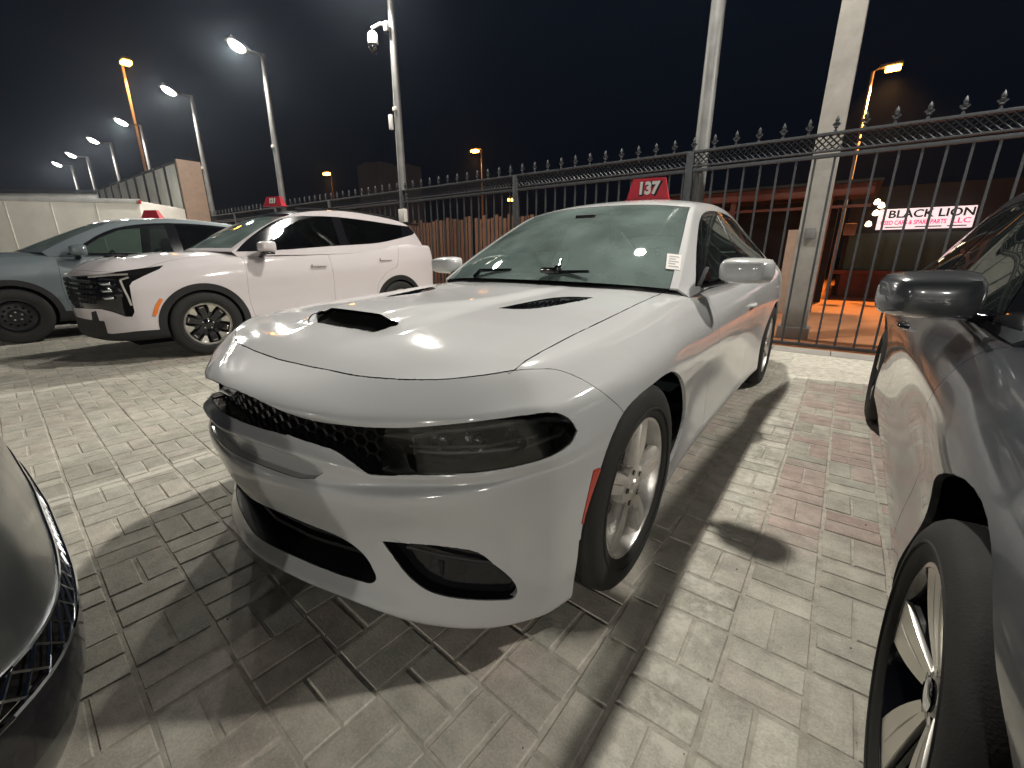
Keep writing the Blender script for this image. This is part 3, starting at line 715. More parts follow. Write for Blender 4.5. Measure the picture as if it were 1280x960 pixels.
    m.add(vs, [(i*9+j, i*9+j+1, (i+1)*9+j+1, (i+1)*9+j) for i in range(nyy) for j in range(8)], 0, True); m.build('boot_lid', wm, car)
    m = MB(); m.tube([(x, 4.10-.08*(x/.7)**2, 1.10-.02*(x/.7)**2) for x in np.linspace(-.70, .70, 15)], .018, 8, sq=.6); m.build('spoiler', M['gloss'], car)
    # floor, wheel wells
    m = MB(); m.box((-.62, -.60, .16), (.62, 3.9, .30)); m.box((-.78, .50, .165), (.78, 2.58, .29))
    for yy in (0, 3.052):
        for s in (1, -1):
            m.lathe([(.05, s*.60), (.38, s*.60), (.395, s*.62), (.395, s*.87)], 28, axis='x', M=Matrix.Translation((0, yy, .36)), a0=-.35, a1=pi+.35)
    m.build('underbody', M['void'], car)
    wheels(car, [(.825, 0, 1, .9, 0), (-.825, 0, -1, .3, 0), (.825, 3.052, 1, 1.5, 0), (-.825, 3.052, -1, 0, 0)], .357, .225, .240, 'five')
    # mirrors
    for s in (1, -1):
        m = MB(); bm = bmesh.new(); bmesh.ops.create_cube(bm, size=1)
        for v in bm.verts: v.co = Vector((v.co.x*.235, v.co.y*.13, v.co.z*.135))
        for v in bm.verts:
            if v.co.y < 0: v.co.x *= .72; v.co.z *= .70
            if v.co.x > 0: v.co.z *= .86
            if v.co.x < 0: v.co.z *= .92; 
        bmesh.ops.subdivide_edges(bm, edges=bm.edges[:], cuts=4, use_grid_fill=True)
        for _ in range(5): bmesh.ops.smooth_vert(bm, verts=bm.verts, factor=.5, use_axis_x=True, use_axis_y=True, use_axis_z=True)
        T = Matrix.Translation((.985*s, 1.02, 1.045)) @ Matrix.Rotation(-.10*s, 4, 'Z') @ Matrix.Diagonal((s*1.12, 1.12, 1.12, 1))
        for v in bm.verts: v.co = T @ v.co
        bm.verts.index_update(); m.add([v.co.copy() for v in bm.verts], [[v.index for v in f.verts] for f in bm.faces], 0, True); bm.free()
        mo = m.build('mirror', wm, car)
        m = MB(); m.tube([(s*.80, 1.03, .972), (s*.86, 1.02, .985), (s*.91, 1.02, 1.0)], [.026, .022, .03], 10, sq=.7)
        m.prism([(.94, .975), (1.12, .985), (1.06, 1.06)], s*.802, s*.822, axis='x'); m.build('mirror_arm', M['gloss'], mo)
        m = MB(); m.box((s*.985-.095, 1.085, .995), (s*.985+.095, 1.091, 1.09), bev=.002); m.build('mirror_glass', M['chrome'], mo)
    # wipers
    for (x0, x1) in ((-.38, .16), (.10, .62)):
        m = MB(); y0 = .655; pts = []
        for i in range(7):
            t = i/6; x = x0+(x1-x0)*t; yy = .66+.20*(x/.74)**2+.01; pts.append((x, yy, 1.020-.02*(x/.74)**2+.004))
        m.tube(pts, .007, 6, sq=.8); m.tube([(x0, y0, .99), (x0+.03, y0+.02, 1.03), (x0+.25, .685, 1.038)], [.014, .011, .007], 6)
        m.build('wiper', M['gloss'], car)
    # interior
    it = MB()
    vs = []
    for i, (y, z) in enumerate(((.72, .97), (.95, 1.005), (1.12, 1.00), (1.2, .95), (1.22, .75))):
        for j in range(9): x = -.70+1.4*j/8; vs.append((x, y+.06*(x/.7)**2, z-.02*(x/.7)**2))
    it.add(vs, [(i*9+j, i*9+j+1, (i+1)*9+j+1, (i+1)*9+j) for i in range(4) for j in range(8)], 0, True)
    it.box((-.66, 1.2, .28), (.66, 3.4, .34)); it.build('dashboard', M['dash'], car)
    m = MB()
    for s in (1, -1):
        m.box((s*.38-.25, 1.55, .45), (s*.38+.25, 2.05, .62), bev=.05)
        m.box((-.24, -.07, 0), (.24, .07, .62), bev=.05, M=Matrix.Translation((s*.38, 2.08, .58)) @ Matrix.Rotation(-.25, 4, 'X'))
        m.box((-.12, -.05, 0), (.12, .05, .19), bev=.04, M=Matrix.Translation((s*.38, 2.27, 1.18)) @ Matrix.Rotation(-.2, 4, 'X'))
    m.box((-.62, 2.6, .5), (.62, 3.1, .66), bev=.05); m.box((-.62, 3.05, .6), (.62, 3.2, 1.12), bev=.05)
    m.build('seats', M['cloth'], car)
    m = MB(); T = Matrix.Translation((.38, 1.32, .98)) @ Matrix.Rotation(R(62), 4, 'X')
    m.tube([T @ Vector((.185*cos(t), .185*sin(t), 0)) for t in np.linspace(0, 2*pi, 33)], .014, 8, caps=False)
    for t in (.1, pi-.1, -pi/2): m.tube([T @ Vector((.03*cos(t), .03*sin(t), 0)), T @ Vector((.18*cos(t), .18*sin(t), 0))], .014, 6)
    m.lathe([(0, .02), (.06, .02), (.07, -.02)], 16, M=T); m.build('steering_wheel', M['black'], car)
    m = MB(); m.box((-.13, 1.40, 1.315), (.13, 1.425, 1.375), bev=.01); m.box((-.07, 1.28, 1.33), (.07, 1.40, 1.36), bev=.01); m.build('rear_view_mirror', M['black'], car)
    return car, gs
CHG, GS = build_charger()

# ------------------------------------------------------------------ the other cars share one builder
def gen_rows(sp):
    rows = []
    for (u, dx, off) in sp['sec']:
        zb, zt = sp['zf']; rows.append(dict(front=[(x, crv(zb, x)+u*(crv(zt, x)-crv(zb, x))) for x in np.linspace(0, .93, 9)], off=off, dx=dx,
            side=[(y, crv(sp['zs'][0], y)+u*(crv(sp['zs'][1], y)-crv(sp['zs'][0], y))) for y in np.linspace(-.3, 4.1, 12)]))
    W0 = sp['W'][0][1]
    for (dx, off, dz) in sp['top']:
        rows.append(dict(front=[(x, crv(sp['zf'][1], x)+dz[0]) for x in np.linspace(0, .93, 9)], off=off, dx=dx, side=[(y, crv(sp['zs'][1], y)+crv(dz[1], y)) for y in np.linspace(-.3, 4.1, 12)]))
    rows.append(dict(front=rows[-1]['front'], off=sp['top'][-1][1]+.08, dx=[(y, -w_) for y, w_ in sp['W']], side=rows[-1]['side']))
    return rows

def mirror_housing(size, mat_, parent, loc, s, rot=0., taper=.72, name='mirror', n=5):
    bm = bmesh.new(); bmesh.ops.create_cube(bm, size=1); sx, sy, sz = size
    for v in bm.verts: v.co = Vector((v.co.x*sx, v.co.y*sy, v.co.z*sz))
    for v in bm.verts:
        if v.co.y < 0: v.co.x *= taper; v.co.z *= .66
        if v.co.x > 0: v.co.z *= .84
    bmesh.ops.subdivide_edges(bm, edges=bm.edges[:], cuts=4, use_grid_fill=True)
    for _ in range(n): bmesh.ops.smooth_vert(bm, verts=bm.verts, factor=.5, use_axis_x=True, use_axis_y=True, use_axis_z=True)
    T = Matrix.Translation((loc[0]*s, loc[1], loc[2])) @ Matrix.Rotation(rot*s, 4, 'Z') @ Matrix.Diagonal((s*1.12, 1.12, 1.12, 1))
    for v in bm.verts: v.co = T @ v.co
    m = MB(); bm.verts.index_update(); m.add([v.co.copy() for v in bm.verts], [[v.index for v in f.verts] for f in bm.faces], 0, True); bm.free()
    return m.build(name, mat_, parent)

def car_body(car, W_, sp, pm, cuts):
    """shell, greenhouse, cut panels. W_: car space to world for the half that faces the camera"""
    P = shell_rows(dict(plan=sp['plan'], W=sp['W'], ys=sp['ys'], rows=gen_rows(sp), rear=sp['rear']))
    S = sheet(P, sp.get('mu', 3), sp.get('mv', 4), fit=1)
    sk = Skin(S, W_); gs = sheet(house(sp['stn'], bulge=sp.get('bulge', .014)), 4, 5, sym=(False, False)); gs[0, :, 0] = 0
    gk = Skin(np.transpose(gs, (1, 0, 2)), W_)
    cuts(sk, gk)
    return sk, gk

def interior(parent, y0=1.2, z0=.95, wide=.66, wheel_side=1, zr=1.3, y2=3.1):
    m = MB(); vs = []
    for i, (y, z) in enumerate(((y0-.55, z0), (y0-.25, z0+.02), (y0-.08, z0+.01), (y0, z0-.05), (y0+.02, z0-.25))):
        for j in range(9): x = -wide+2*wide*j/8; vs.append((x, y+.06*(x/.7)**2, z-.02*(x/.7)**2))
    m.add(vs, [(i*9+j, i*9+j+1, (i+1)*9+j+1, (i+1)*9+j) for i in range(4) for j in range(8)], 0, True); m.box((-wide, y0, .30), (wide, y2+.2, .36)); m.build('dashboard', M['dash'], parent)
    for s in (1, -1):
        m = MB(); m.box((s*.37-.24, y0+.35, z0-.5), (s*.37+.24, y0+.85, z0-.33), bev=.05)
        m.box((-.23, -.07, 0), (.23, .07, .60), bev=.05, M=Matrix.Translation((s*.37, y0+.88, z0-.38)) @ Matrix.Rotation(-.25, 4, 'X'))
        m.box((-.12, -.05, 0), (.12, .05, .18), bev=.04, M=Matrix.Translation((s*.37, y0+1.07, z0+.20)) @ Matrix.Rotation(-.2, 4, 'X')); m.build('seat', M['cloth'], parent)
    m = MB(); m.box((-.6, y2-.5, z0-.48), (.6, y2, z0-.32), bev=.05); m.box((-.6, y2-.02, z0-.4), (.6, y2+.12, z0+.2), bev=.05); m.build('rear_seat', M['cloth'], parent)
    m = MB(); T = Matrix.Translation((.37*wheel_side, y0+.12, z0)) @ Matrix.Rotation(R(62), 4, 'X')
    m.tube([T @ Vector((.185*cos(t), .185*sin(t), 0)) for t in np.linspace(0, 2*pi, 25)], .014, 6, caps=False)
    for t in (.1, pi-.1, -pi/2): m.tube([T @ Vector((.0, .0, 0)), T @ Vector((.18*cos(t), .18*sin(t), 0))], .014, 5)
    m.build('steering_wheel', M['black'], parent)
def underbody(parent, wb, r, half=.62, x1=.86, y0=-.6, y1=None):
    m = MB(); y1 = y1 or wb+.8; m.box((-half, y0, .17), (half, y1, .32)); m.box((-.78, .48, .18), (.78, wb-.48, .30))
    for yy in (0, wb):
        for s in (1, -1): m.lathe([(.05, s*.58), (r+.02, s*.58), (r+.035, s*.60), (r+.035, s*x1)], 24, axis='x', M=Matrix.Translation((0, yy, r)), a0=-.35, a1=pi+.35)
    m.build('underbody', M['void'], parent)
def circ(cy, cz, ry, rz, a=.45, n=34): return [(cy+ry*cos(t), cz+rz*sin(t)) for t in np.linspace(-a, pi+a, n)]

def px(o, s, *p): return [(o[0]+a*s, o[1]+b*s) for a, b in p]
SUVS = dict(
    plan=[(0, -.93), (.25, -.915), (.45, -.885), (.6, -.845), (.72, -.78), (.81, -.69), (.88, -.57), (.91, -.45), (.93, -.30)],
    ys=[-.16, 0, .16, .36, .6, 1.0, 1.4, 1.9, 2.3, 2.6, 2.8, 3.0, 3.2, 3.4, 3.55],
    W=[(-.3, .925), (0, .932), (.4, .922), (1, .912), (2.2, .912), (2.7, .93), (3.1, .925), (3.4, .88), (3.6, .83)],
    rear=[(.94, 3.60), (.8, 3.65), (.55, 3.68), (.3, 3.70), (0, 3.70)],
    zf=([(0, .24), (.6, .24), (.93, .25)], [(0, .96), (.6, .955), (.93, .94)]),
    zs=([(-.3, .25), (.5, .24), (2.2, .24), (3.5, .32)], [(-.3, 1.0), (.4, 1.09), (1.2, 1.13), (2.2, 1.18), (3.0, 1.30), (3.5, 1.28)]),
    sec=[(0, -.10, .10), (.02, -.03, .03), (.07, -.012, .0), (.22, -.008, .0), (.38, -.020, -.012), (.52, -.012, -.02), (.68, -.002, -.01), (.78, -.006, .0), (.88, -.03, .015), (.95, -.055, .03), (1.0, -.10, .07)],
    top=[(-.18, .16, (.06, [(-.3, .06), (.5, .03), (1, .0), (4, .0)])), (-.32, .30, (.115, [(-.3, .10), (.5, .05), (1, 0), (4, 0)])), (-.55, .48, (.15, [(-.3, .135), (.5, .07), (1, 0), (4, 0)]))],
    stn=[((0, .24, 1.17), (.76, .42, 1.16), (.80, .46, 1.10)), ((0, .52, 1.33), (.72, .68, 1.335), (.84, .74, 1.11)), ((0, .80, 1.475), (.68, .90, 1.465), (.845, .96, 1.12)),
         ((0, 1.05, 1.60), (.64, 1.14, 1.585), (.85, 1.2, 1.12)), ((0, 1.35, 1.70), (.615, 1.42, 1.67), (.85, 1.5, 1.13)), ((0, 1.8, 1.76), (.60, 1.85, 1.728), (.85, 1.9, 1.14)),
         ((0, 2.3, 1.765), (.60, 2.3, 1.732), (.845, 2.35, 1.17)), ((0, 2.8, 1.73), (.62, 2.84, 1.685), (.83, 2.82, 1.21)), ((0, 3.2, 1.66), (.65, 3.18, 1.61), (.80, 3.1, 1.25)),
         ((0, 3.42, 1.53), (.68, 3.34, 1.47), (.77, 3.25, 1.27)), ((0, 3.58, 1.24), (.72, 3.46, 1.27), (.76, 3.40, 1.22))])

def build_white_suv():
    car = empty('white_suv', (-5.28, .54, 0), label='pearl white suv with black wheel arches and two-tone alloys, nearest the saloon on the left', cat='car')
    o4, s4 = (300, 230), 260/1280; o3, s3 = (0, 240), 300/1280
    def cuts(sk, gk):
        lft = lambda c: c.x > .3
        dlo = px(o4, s4, (-25, 415), (40, 345), (110, 290), (190, 238), (300, 203), (450, 197), (600, 203), (800, 228), (960, 252), (1045, 262), (1085, 285), (1062, 312), (950, 342), (840, 364), (700, 374), (560, 382), (300, 402), (80, 414))
        gk.cut('dlo', 'cam', smooth_poly(dlo, 2, corners=(0, 9, 10, 11)), test=lambda c: c.x > .3)
        sk.cut('dlo', 'cam', smooth_poly(dlo, 2, corners=(0, 9, 10, 11)), test=lambda c: c.x > .5 and c.y > .2)
        gk.cut('front_window', 'yz', [(.74, 1.175), (.90, 1.32), (1.12, 1.46), (1.36, 1.575), (1.62, 1.63), (1.84, 1.645), (1.83, 1.185)], only=('dlo',))
        gk.cut('rear_window', 'yz', [(1.98, 1.19), (1.98, 1.65), (2.4, 1.64), (2.85, 1.60), (3.05, 1.55), (3.0, 1.42), (2.6, 1.28)], only=('dlo',))
        gk.mark('screen', 1, 16, 0, 16)
        gk.mark('rear_screen', 43, 51, 0, 15)
        gk.mark('roof_panel', 16, 43, 0, 18)
        fr = px(o3, s3, (340, 452), (385, 450), (520, 440), (700, 415), (872, 391), (850, 410), (760, 450), (705, 478), (690, 500), (703, 580), (717, 640), (705, 665), (670, 665), (600, 640), (540, 625), (470, 622), (330, 615))
        sk.cut('face', 'cam', fr, test=lambda c: c.y < 0)
        sk.cut('face', 'xz', [(-.01, .62), (.6, .62), (.6, .90), (-.01, .90)], test=lambda c: c.y < -.7)
        low = px(o3, s3, (300, 705), (420, 705), (500, 712), (490, 640), (512, 635), (530, 690), (552, 752), (600, 758), (740, 742), (870, 733), (880, 860), (300, 860))
        sk.cut('clad', 'cam', low, test=lambda c: c.y < -.2 and c.z < .62)
        sk.cut('clad', 'xz', [(-.01, .1), (.62, .1), (.62, .46), (-.01, .46)], test=lambda c: c.y < -.7)
        for cy in (0, 2.77):
            sk.cut('arch', 'yz', circ(cy, .37, .385, .375)+[(cy-.42, -.1), (cy+.42, -.1)], test=lf)
            sk.cut('clad', 'yz', circ(cy, .37, .455, .445)+[(cy-.50, -.1), (cy+.50, -.1)], test=lf)
        sk.cut('clad', 'yz', [(-.3, .1), (3.8, .1), (3.8, .36), (3.0, .36), (2.3, .36), (.4, .36)], test=lambda c: c.x > .3 and c.y > .0)
        hl = [(0, -1.2), (.80, -1.2), (.80, -.62), (.755, -.30), (.745, .1), (.74, .46), (.5, .30), (0, .18)]
        sk.cut('hood', 'xy', hl, test=lambda c: c.z > .955 and c.y < .5)
        sk.cut('front_door', 'yz', smooth_poly([(.50, 1.04), (.475, .7), (.50, .42), (.53, .36)], 2, closed=False)+[(1.60, .36), (1.62, .7), (1.60, 1.3), (.5, 1.3)], test=lambda c: c.x > .6)
        sk.cut('rear_door', 'yz', [(1.60, .36), (1.62, .7), (1.60, 1.3), (2.85, 1.35), (2.72, .95), (2.5, .85), (2.36, .70), (2.28, .36)], test=lambda c: c.x > .6)
        sk.cut('marker', 'cam', px(o3, s3, (852, 568), (868, 572), (850, 610), (833, 662), (815, 656), (828, 605)), only=('clad', 'body', 'arch'), test=lf)
    lf = lambda c: c.x > .5
    W_ = Matrix.Translation((-5.28, .54, 0)); sk, gk = car_body(car, W_, SUVS, None, cuts)
    wm = M['pearl']
    panel(sk, 'body', 'body_shell', wm, car); panel(sk, 'hood', 'hood', [wm, M['void']], car, walls=True, gap=.002); panel(gk, 'body', 'roof_rail', wm, car)
    panel(sk, 'clad', 'cladding', M['black'], car, off=.006, gap=0, flange=.03); panel(gk, 'roof_panel', 'roof', M['gloss'], car, flange=.005)
    for s in (1, -1): panel(gk, 'dlo', 'window_trim', M['gloss'], car, off=-.002, both=False, side=s); panel(sk, 'dlo', 'window_sill', M['gloss'], car, gap=0, both=False, side=s)
    panel(gk, 'screen', 'windscreen', M['screen'], car, flange=0, gap=0, off=-.004); panel(gk, 'rear_screen', 'rear_window', M['tint'], car, flange=0, gap=0)
    for s in (1, -1):
        for nm, hy, hz in (('front_door', 1.42, .99), ('rear_door', 2.52, 1.06)):
            d = panel(sk, nm, 'door', wm, car, both=False, side=s, gap=.002)
            m = MB(); xa = .905*s; m.box((min(xa, xa+.035*s), hy-.11, hz-.018), (max(xa, xa+.035*s), hy+.11, hz+.016), bev=.011); m.build('handle', wm, d)
        panel(gk, 'front_window', 'side_window', M['tint'], car, both=False, side=s, flange=0, gap=0, off=.0); panel(gk, 'rear_window', 'side_window', M['tint'], car, both=False, side=s, flange=0, gap=0)
        panel(sk, 'marker', 'side_marker', M['amber'], car, both=False, side=s, off=.010, gap=0)
        mirror_housing((.235, .15, .15), wm, car, (1.0, .72, 1.215), s)
        m = MB(); m.tube([(s*.80, .72, 1.10), (s*.88, .72, 1.11), (s*.93, .72, 1.14)], [.03, .03, .035], 8, sq=.8); m.box((min(s*.90, s*1.09), .68, 1.125), (max(s*.90, s*1.09), .78, 1.15), bev=.01); m.build('mirror_arm', M['gloss'], car)
        m = MB(); m.tube([(s*.60, 1.35+i*.21, 1.70+.055*sin(pi*(i+1.5)/10)) for i in range(9)], .014, 6); m.build('roof_bar', M['gloss'], car)
        # light signature: a bent bar following the edge of the black face
        pl = SUVS['plan']
        def q(x, z, b=-.012): return (x*s, float(scrv(pl, x))+b, z)
        lg = MB(); lg.tube([q(.60, .905), q(.72, .915), q(.80, .925), q(.86, .93, .0)], .010, 6); lg.tube([q(.83, .875), q(.835, .80), q(.845, .70), q(.85, .62)], .010, 6); lg.tube([q(.83, .875), q(.86, .90, .0)], .010, 6); lg.build('light_bar', M['alloy'], car)
        lg = MB()
        for zz in (.70, .77, .84): lg.box((min(s*.62, s*.78), float(scrv(pl, .7))-.02, zz-.012), (max(s*.62, s*.78), float(scrv(pl, .7))+.05, zz+.012), bev=.004)
        lg.build('headlight', M['chrome'], car)
    panel(sk, 'face', 'front_grille', M['gloss'], car, off=-.012, gap=0, flange=0)
    opening(sk, 'face', 'grille_edge', [M['gloss'], M['void']], car, depth=.02)
    m = MB()
    for i in range(5):
        for j in range(22):
            x = -.55+j*.0524+(i % 2)*.026; z = .65+i*.052; m.box((x-.013, float(scrv(SUVS['plan'], abs(x)))-.014, z-.015), (x+.013, float(scrv(SUVS['plan'], abs(x)))+.01, z+.015))
    tag(m.build('grille_texture', M['black'], car), kind='stuff')
    panel(sk, ['body', 'hood', 'front_door', 'rear_door', 'clad'], 'inner_shell', M['void'], car, off=-.014, gap=0, flange=0)
    m = MB(); m.box((-.66, 3.20, 1.60), (.66, 3.46, 1.635), bev=.015, M=None); m.build('spoiler', M['gloss'], car)
    m = MB(); m.tube([(x, 3.60-.03*abs(x), 1.02) for x in np.linspace(-.86, .86, 12)], .03, 8, sq=.7); m.build('tail_light', M['red'], car)
    underbody(car, 2.77, .36); interior(car, 1.0, 1.02)
    wheels(car, [(.81, 0, 1, .2, -.04), (-.81, 0, -1, 0, -.04), (.81, 2.77, 1, .5, 0), (-.81, 2.77, -1, 0, 0)], .36, .235, .235, 'block', 'machined')
build_white_suv()

def build_blue_suv():
    car = empty('blue_suv', (-7.98, -.70, 0), label='grey-blue suv on black steel wheels behind the white suv, at the left edge', cat='car')
    o3, s3 = (0, 240), 300/1280; lf = lambda c: c.x > .4
    sp = dict(SUVS); sp['stn'] = [tuple((a, b-.02, 1.10+(c-1.10)*.90) for a, b, c in st_) for st_ in SUVS['stn']]; W_ = Matrix.Translation((-7.98, -.70, 0))
    def cuts(sk, gk):
        fo = [(.62, 1.12), (.74, 1.20), (.98, 1.37), (1.22, 1.49), (1.5, 1.56), (1.9, 1.605), (2.4, 1.605), (2.85, 1.565), (3.1, 1.49), (3.05, 1.26), (2.5, 1.17), (1.6, 1.12)]
        gk.cut('dlo', 'yz', smooth_poly(fo, 2, corners=(0, 9)), test=lf)
        gk.cut('front_window', 'yz', [(.74, 1.15), (.84, 1.23), (1.02, 1.355), (1.25, 1.465), (1.52, 1.53), (1.84, 1.57), (1.84, 1.155)], only=('dlo',))
        gk.cut('rear_window', 'yz', [(1.98, 1.16), (1.98, 1.58), (2.4, 1.58), (2.83, 1.54), (3.0, 1.48), (2.97, 1.29), (2.5, 1.195)], only=('dlo',))
        gk.mark('screen', 1, 16, 0, 16); gk.mark('rear_screen', 43, 51, 0, 15)
        for cy in (0, 2.69):
            sk.cut('arch', 'yz', circ(cy, .36, .385, .385)+[(cy-.42, -.1), (cy+.42, -.1)], test=lf)
            sk.cut('clad', 'yz', circ(cy, .36, .45, .455)+[(cy-.50, -.1), (cy+.50, -.1)], test=lf)
        sk.cut('clad', 'yz', [(-1.2, .1), (3.9, .1), (3.9, .38), (-1.2, .38)], test=lambda c: c.x > .1)
        sk.cut('face', 'xz', [(-.01, .50), (.55, .50), (.60, .80), (-.01, .80)], test=lambda c: c.y < -.6)
        sk.cut('headlight', 'xz', [(.60, .74), (.95, .78), (.95, .89), (.62, .86)], test=lambda c: c.y < -.45)
        sk.cut('hood', 'xy', [(0, -1.2), (.80, -1.2), (.80, -.62), (.755, -.30), (.745, .1), (.74, .46), (.5, .30), (0, .18)], test=lambda c: c.z > .955 and c.y < .5)
        sk.cut('front_door', 'yz', [(.52, 1.2), (.50, .9), (.48, .7), (.50, .46), (.54, .38), (1.62, .38), (1.64, .7), (1.62, 1.3)], test=lambda c: c.x > .6)
        sk.cut('rear_door', 'yz', [(1.62, .38), (1.64, .7), (1.62, 1.3), (2.8, 1.35), (2.66, .95), (2.44, .85), (2.28, .70), (2.2, .38)], test=lambda c: c.x > .6)
    sk, gk = car_body(car, W_, sp, None, cuts); pm = M['blue']
    panel(sk, 'body', 'body_shell', pm, car); panel(sk, 'hood', 'hood', [pm, M['void']], car, walls=True, gap=.002); panel(gk, 'body', 'roof', pm, car)
    panel(sk, 'clad', 'cladding', M['black'], car, off=.006, gap=0, flange=.03)
    for s in (1, -1): panel(gk, 'dlo', 'window_trim', M['gloss'], car, off=-.002, both=False, side=s)
    panel(sk, 'face', 'front_grille', M['gloss'], car, off=-.01, gap=0)
    panel(gk, 'screen', 'windscreen', M['screen'], car, flange=0, gap=0, off=-.004); panel(gk, 'rear_screen', 'rear_window', M['tint'], car, flange=0, gap=0)
    for s in (1, -1):
        panel(sk, 'headlight', 'headlight', M['chrome'], car, both=False, side=s, gap=0)
        for nm, hy, hz in (('front_door', 1.44, .98), ('rear_door', 2.45, 1.02)):
            d = panel(sk, nm, 'door', pm, car, both=False, side=s, gap=.002)
            m = MB(); xa = .905*s; m.box((min(xa, xa+.035*s), hy-.11, hz-.018), (max(xa, xa+.035*s), hy+.11, hz+.016), bev=.011); m.build('handle', pm, d)
        panel(gk, 'front_window', 'side_window', M['side'], car, both=False, side=s, flange=0, gap=0); panel(gk, 'rear_window', 'side_window', M['tint'], car, both=False, side=s, flange=0, gap=0)
        mirror_housing((.26, .16, .17), pm, car, (1.0, .72, 1.18), s)
        m = MB(); m.tube([(s*.80, .72, 1.05), (s*.90, .72, 1.08)], [.035, .03], 8, sq=.8); m.build('mirror_arm', M['gloss'], car)
    panel(sk, ['body', 'hood', 'front_door', 'rear_door', 'clad'], 'inner_shell', M['void'], car, off=-.014, gap=0, flange=0)
    underbody(car, 2.69, .35); interior(car, 1.0, 1.02)
    wheels(car, [(.81, 0, 1, .4, -.05), (-.81, 0, -1, 0, -.05), (.81, 2.69, 1, .5, 0), (-.81, 2.69, -1, 0, 0)], .35, .22, .215, 'steel')
build_blue_suv()

SEDS = dict(
    plan=[(0, -.90), (.25, -.885), (.45, -.85), (.6, -.80), (.72, -.73), (.80, -.64), (.87, -.52), (.91, -.42), (.925, -.30)],
    ys=[-.16, 0, .16, .36, .6, 1.0, 1.4, 1.9, 2.3, 2.6, 2.85, 3.05, 3.25, 3.5, 3.8, 3.95],
    W=[(-.3, .925), (0, .93), (.4, .92), (1, .912), (2.2, .915), (2.7, .93), (3.1, .92), (3.5, .88), (4.0, .80)],
    rear=[(.94, 3.98), (.8, 4.02), (.55, 4.05), (.3, 4.06), (0, 4.06)],
    zf=([(0, .20), (.6, .18), (.93, .19)], [(0, .76), (.6, .77), (.93, .79)]),
    zs=([(-.3, .19), (.5, .20), (2.2, .20), (4.0, .28)], [(-.3, .80), (.4, .865), (1.2, .92), (2.2, .95), (3.0, .99), (4.0, .97)]),
    sec=[(0, -.10, .10), (.02, -.03, .03), (.08, -.012, .0), (.22, -.012, .01), (.38, -.028, .01), (.50, -.030, .0), (.62, -.012, -.01), (.72, -.000, -.01), (.80, -.004, .0), (.88, -.022, .02), (.95, -.05, .04), (1.0, -.085, .07)],
    top=[(-.14, .14, (.02, [(-.3, .015), (4, .01)])), (-.24, .25, (.04, [(-.3, .03), (4, .03)])), (-.45, .42, (.055, [(-.3, .045), (4, .04)])), (-.65, .55, (.06, [(-.3, .055), (4, .045)]))],
    stn=[((0, .42, .97), (.74, .62, .94), (.80, .66, .90)), ((0, .72, 1.10), (.70, .88, 1.06), (.825, .92, .915)), ((0, 1.02, 1.225), (.65, 1.14, 1.175), (.835, 1.18, .92)),
         ((0, 1.32, 1.335), (.60, 1.42, 1.29), (.84, 1.46, .925)), ((0, 1.55, 1.425), (.575, 1.65, 1.41), (.84, 1.68, .93)), ((0, 1.9, 1.465), (.565, 1.98, 1.415), (.845, 2.0, .935)),
         ((0, 2.3, 1.465), (.565, 2.38, 1.41), (.84, 2.38, .95)), ((0, 2.7, 1.425), (.575, 2.76, 1.36), (.83, 2.72, .97)), ((0, 3.05, 1.33), (.60, 3.10, 1.255), (.81, 3.05, .99)),
         ((0, 3.35, 1.19), (.64, 3.38, 1.125), (.785, 3.32, 1.0)), ((0, 3.62, 1.05), (.68, 3.62, 1.02), (.75, 3.55, 1.0))])

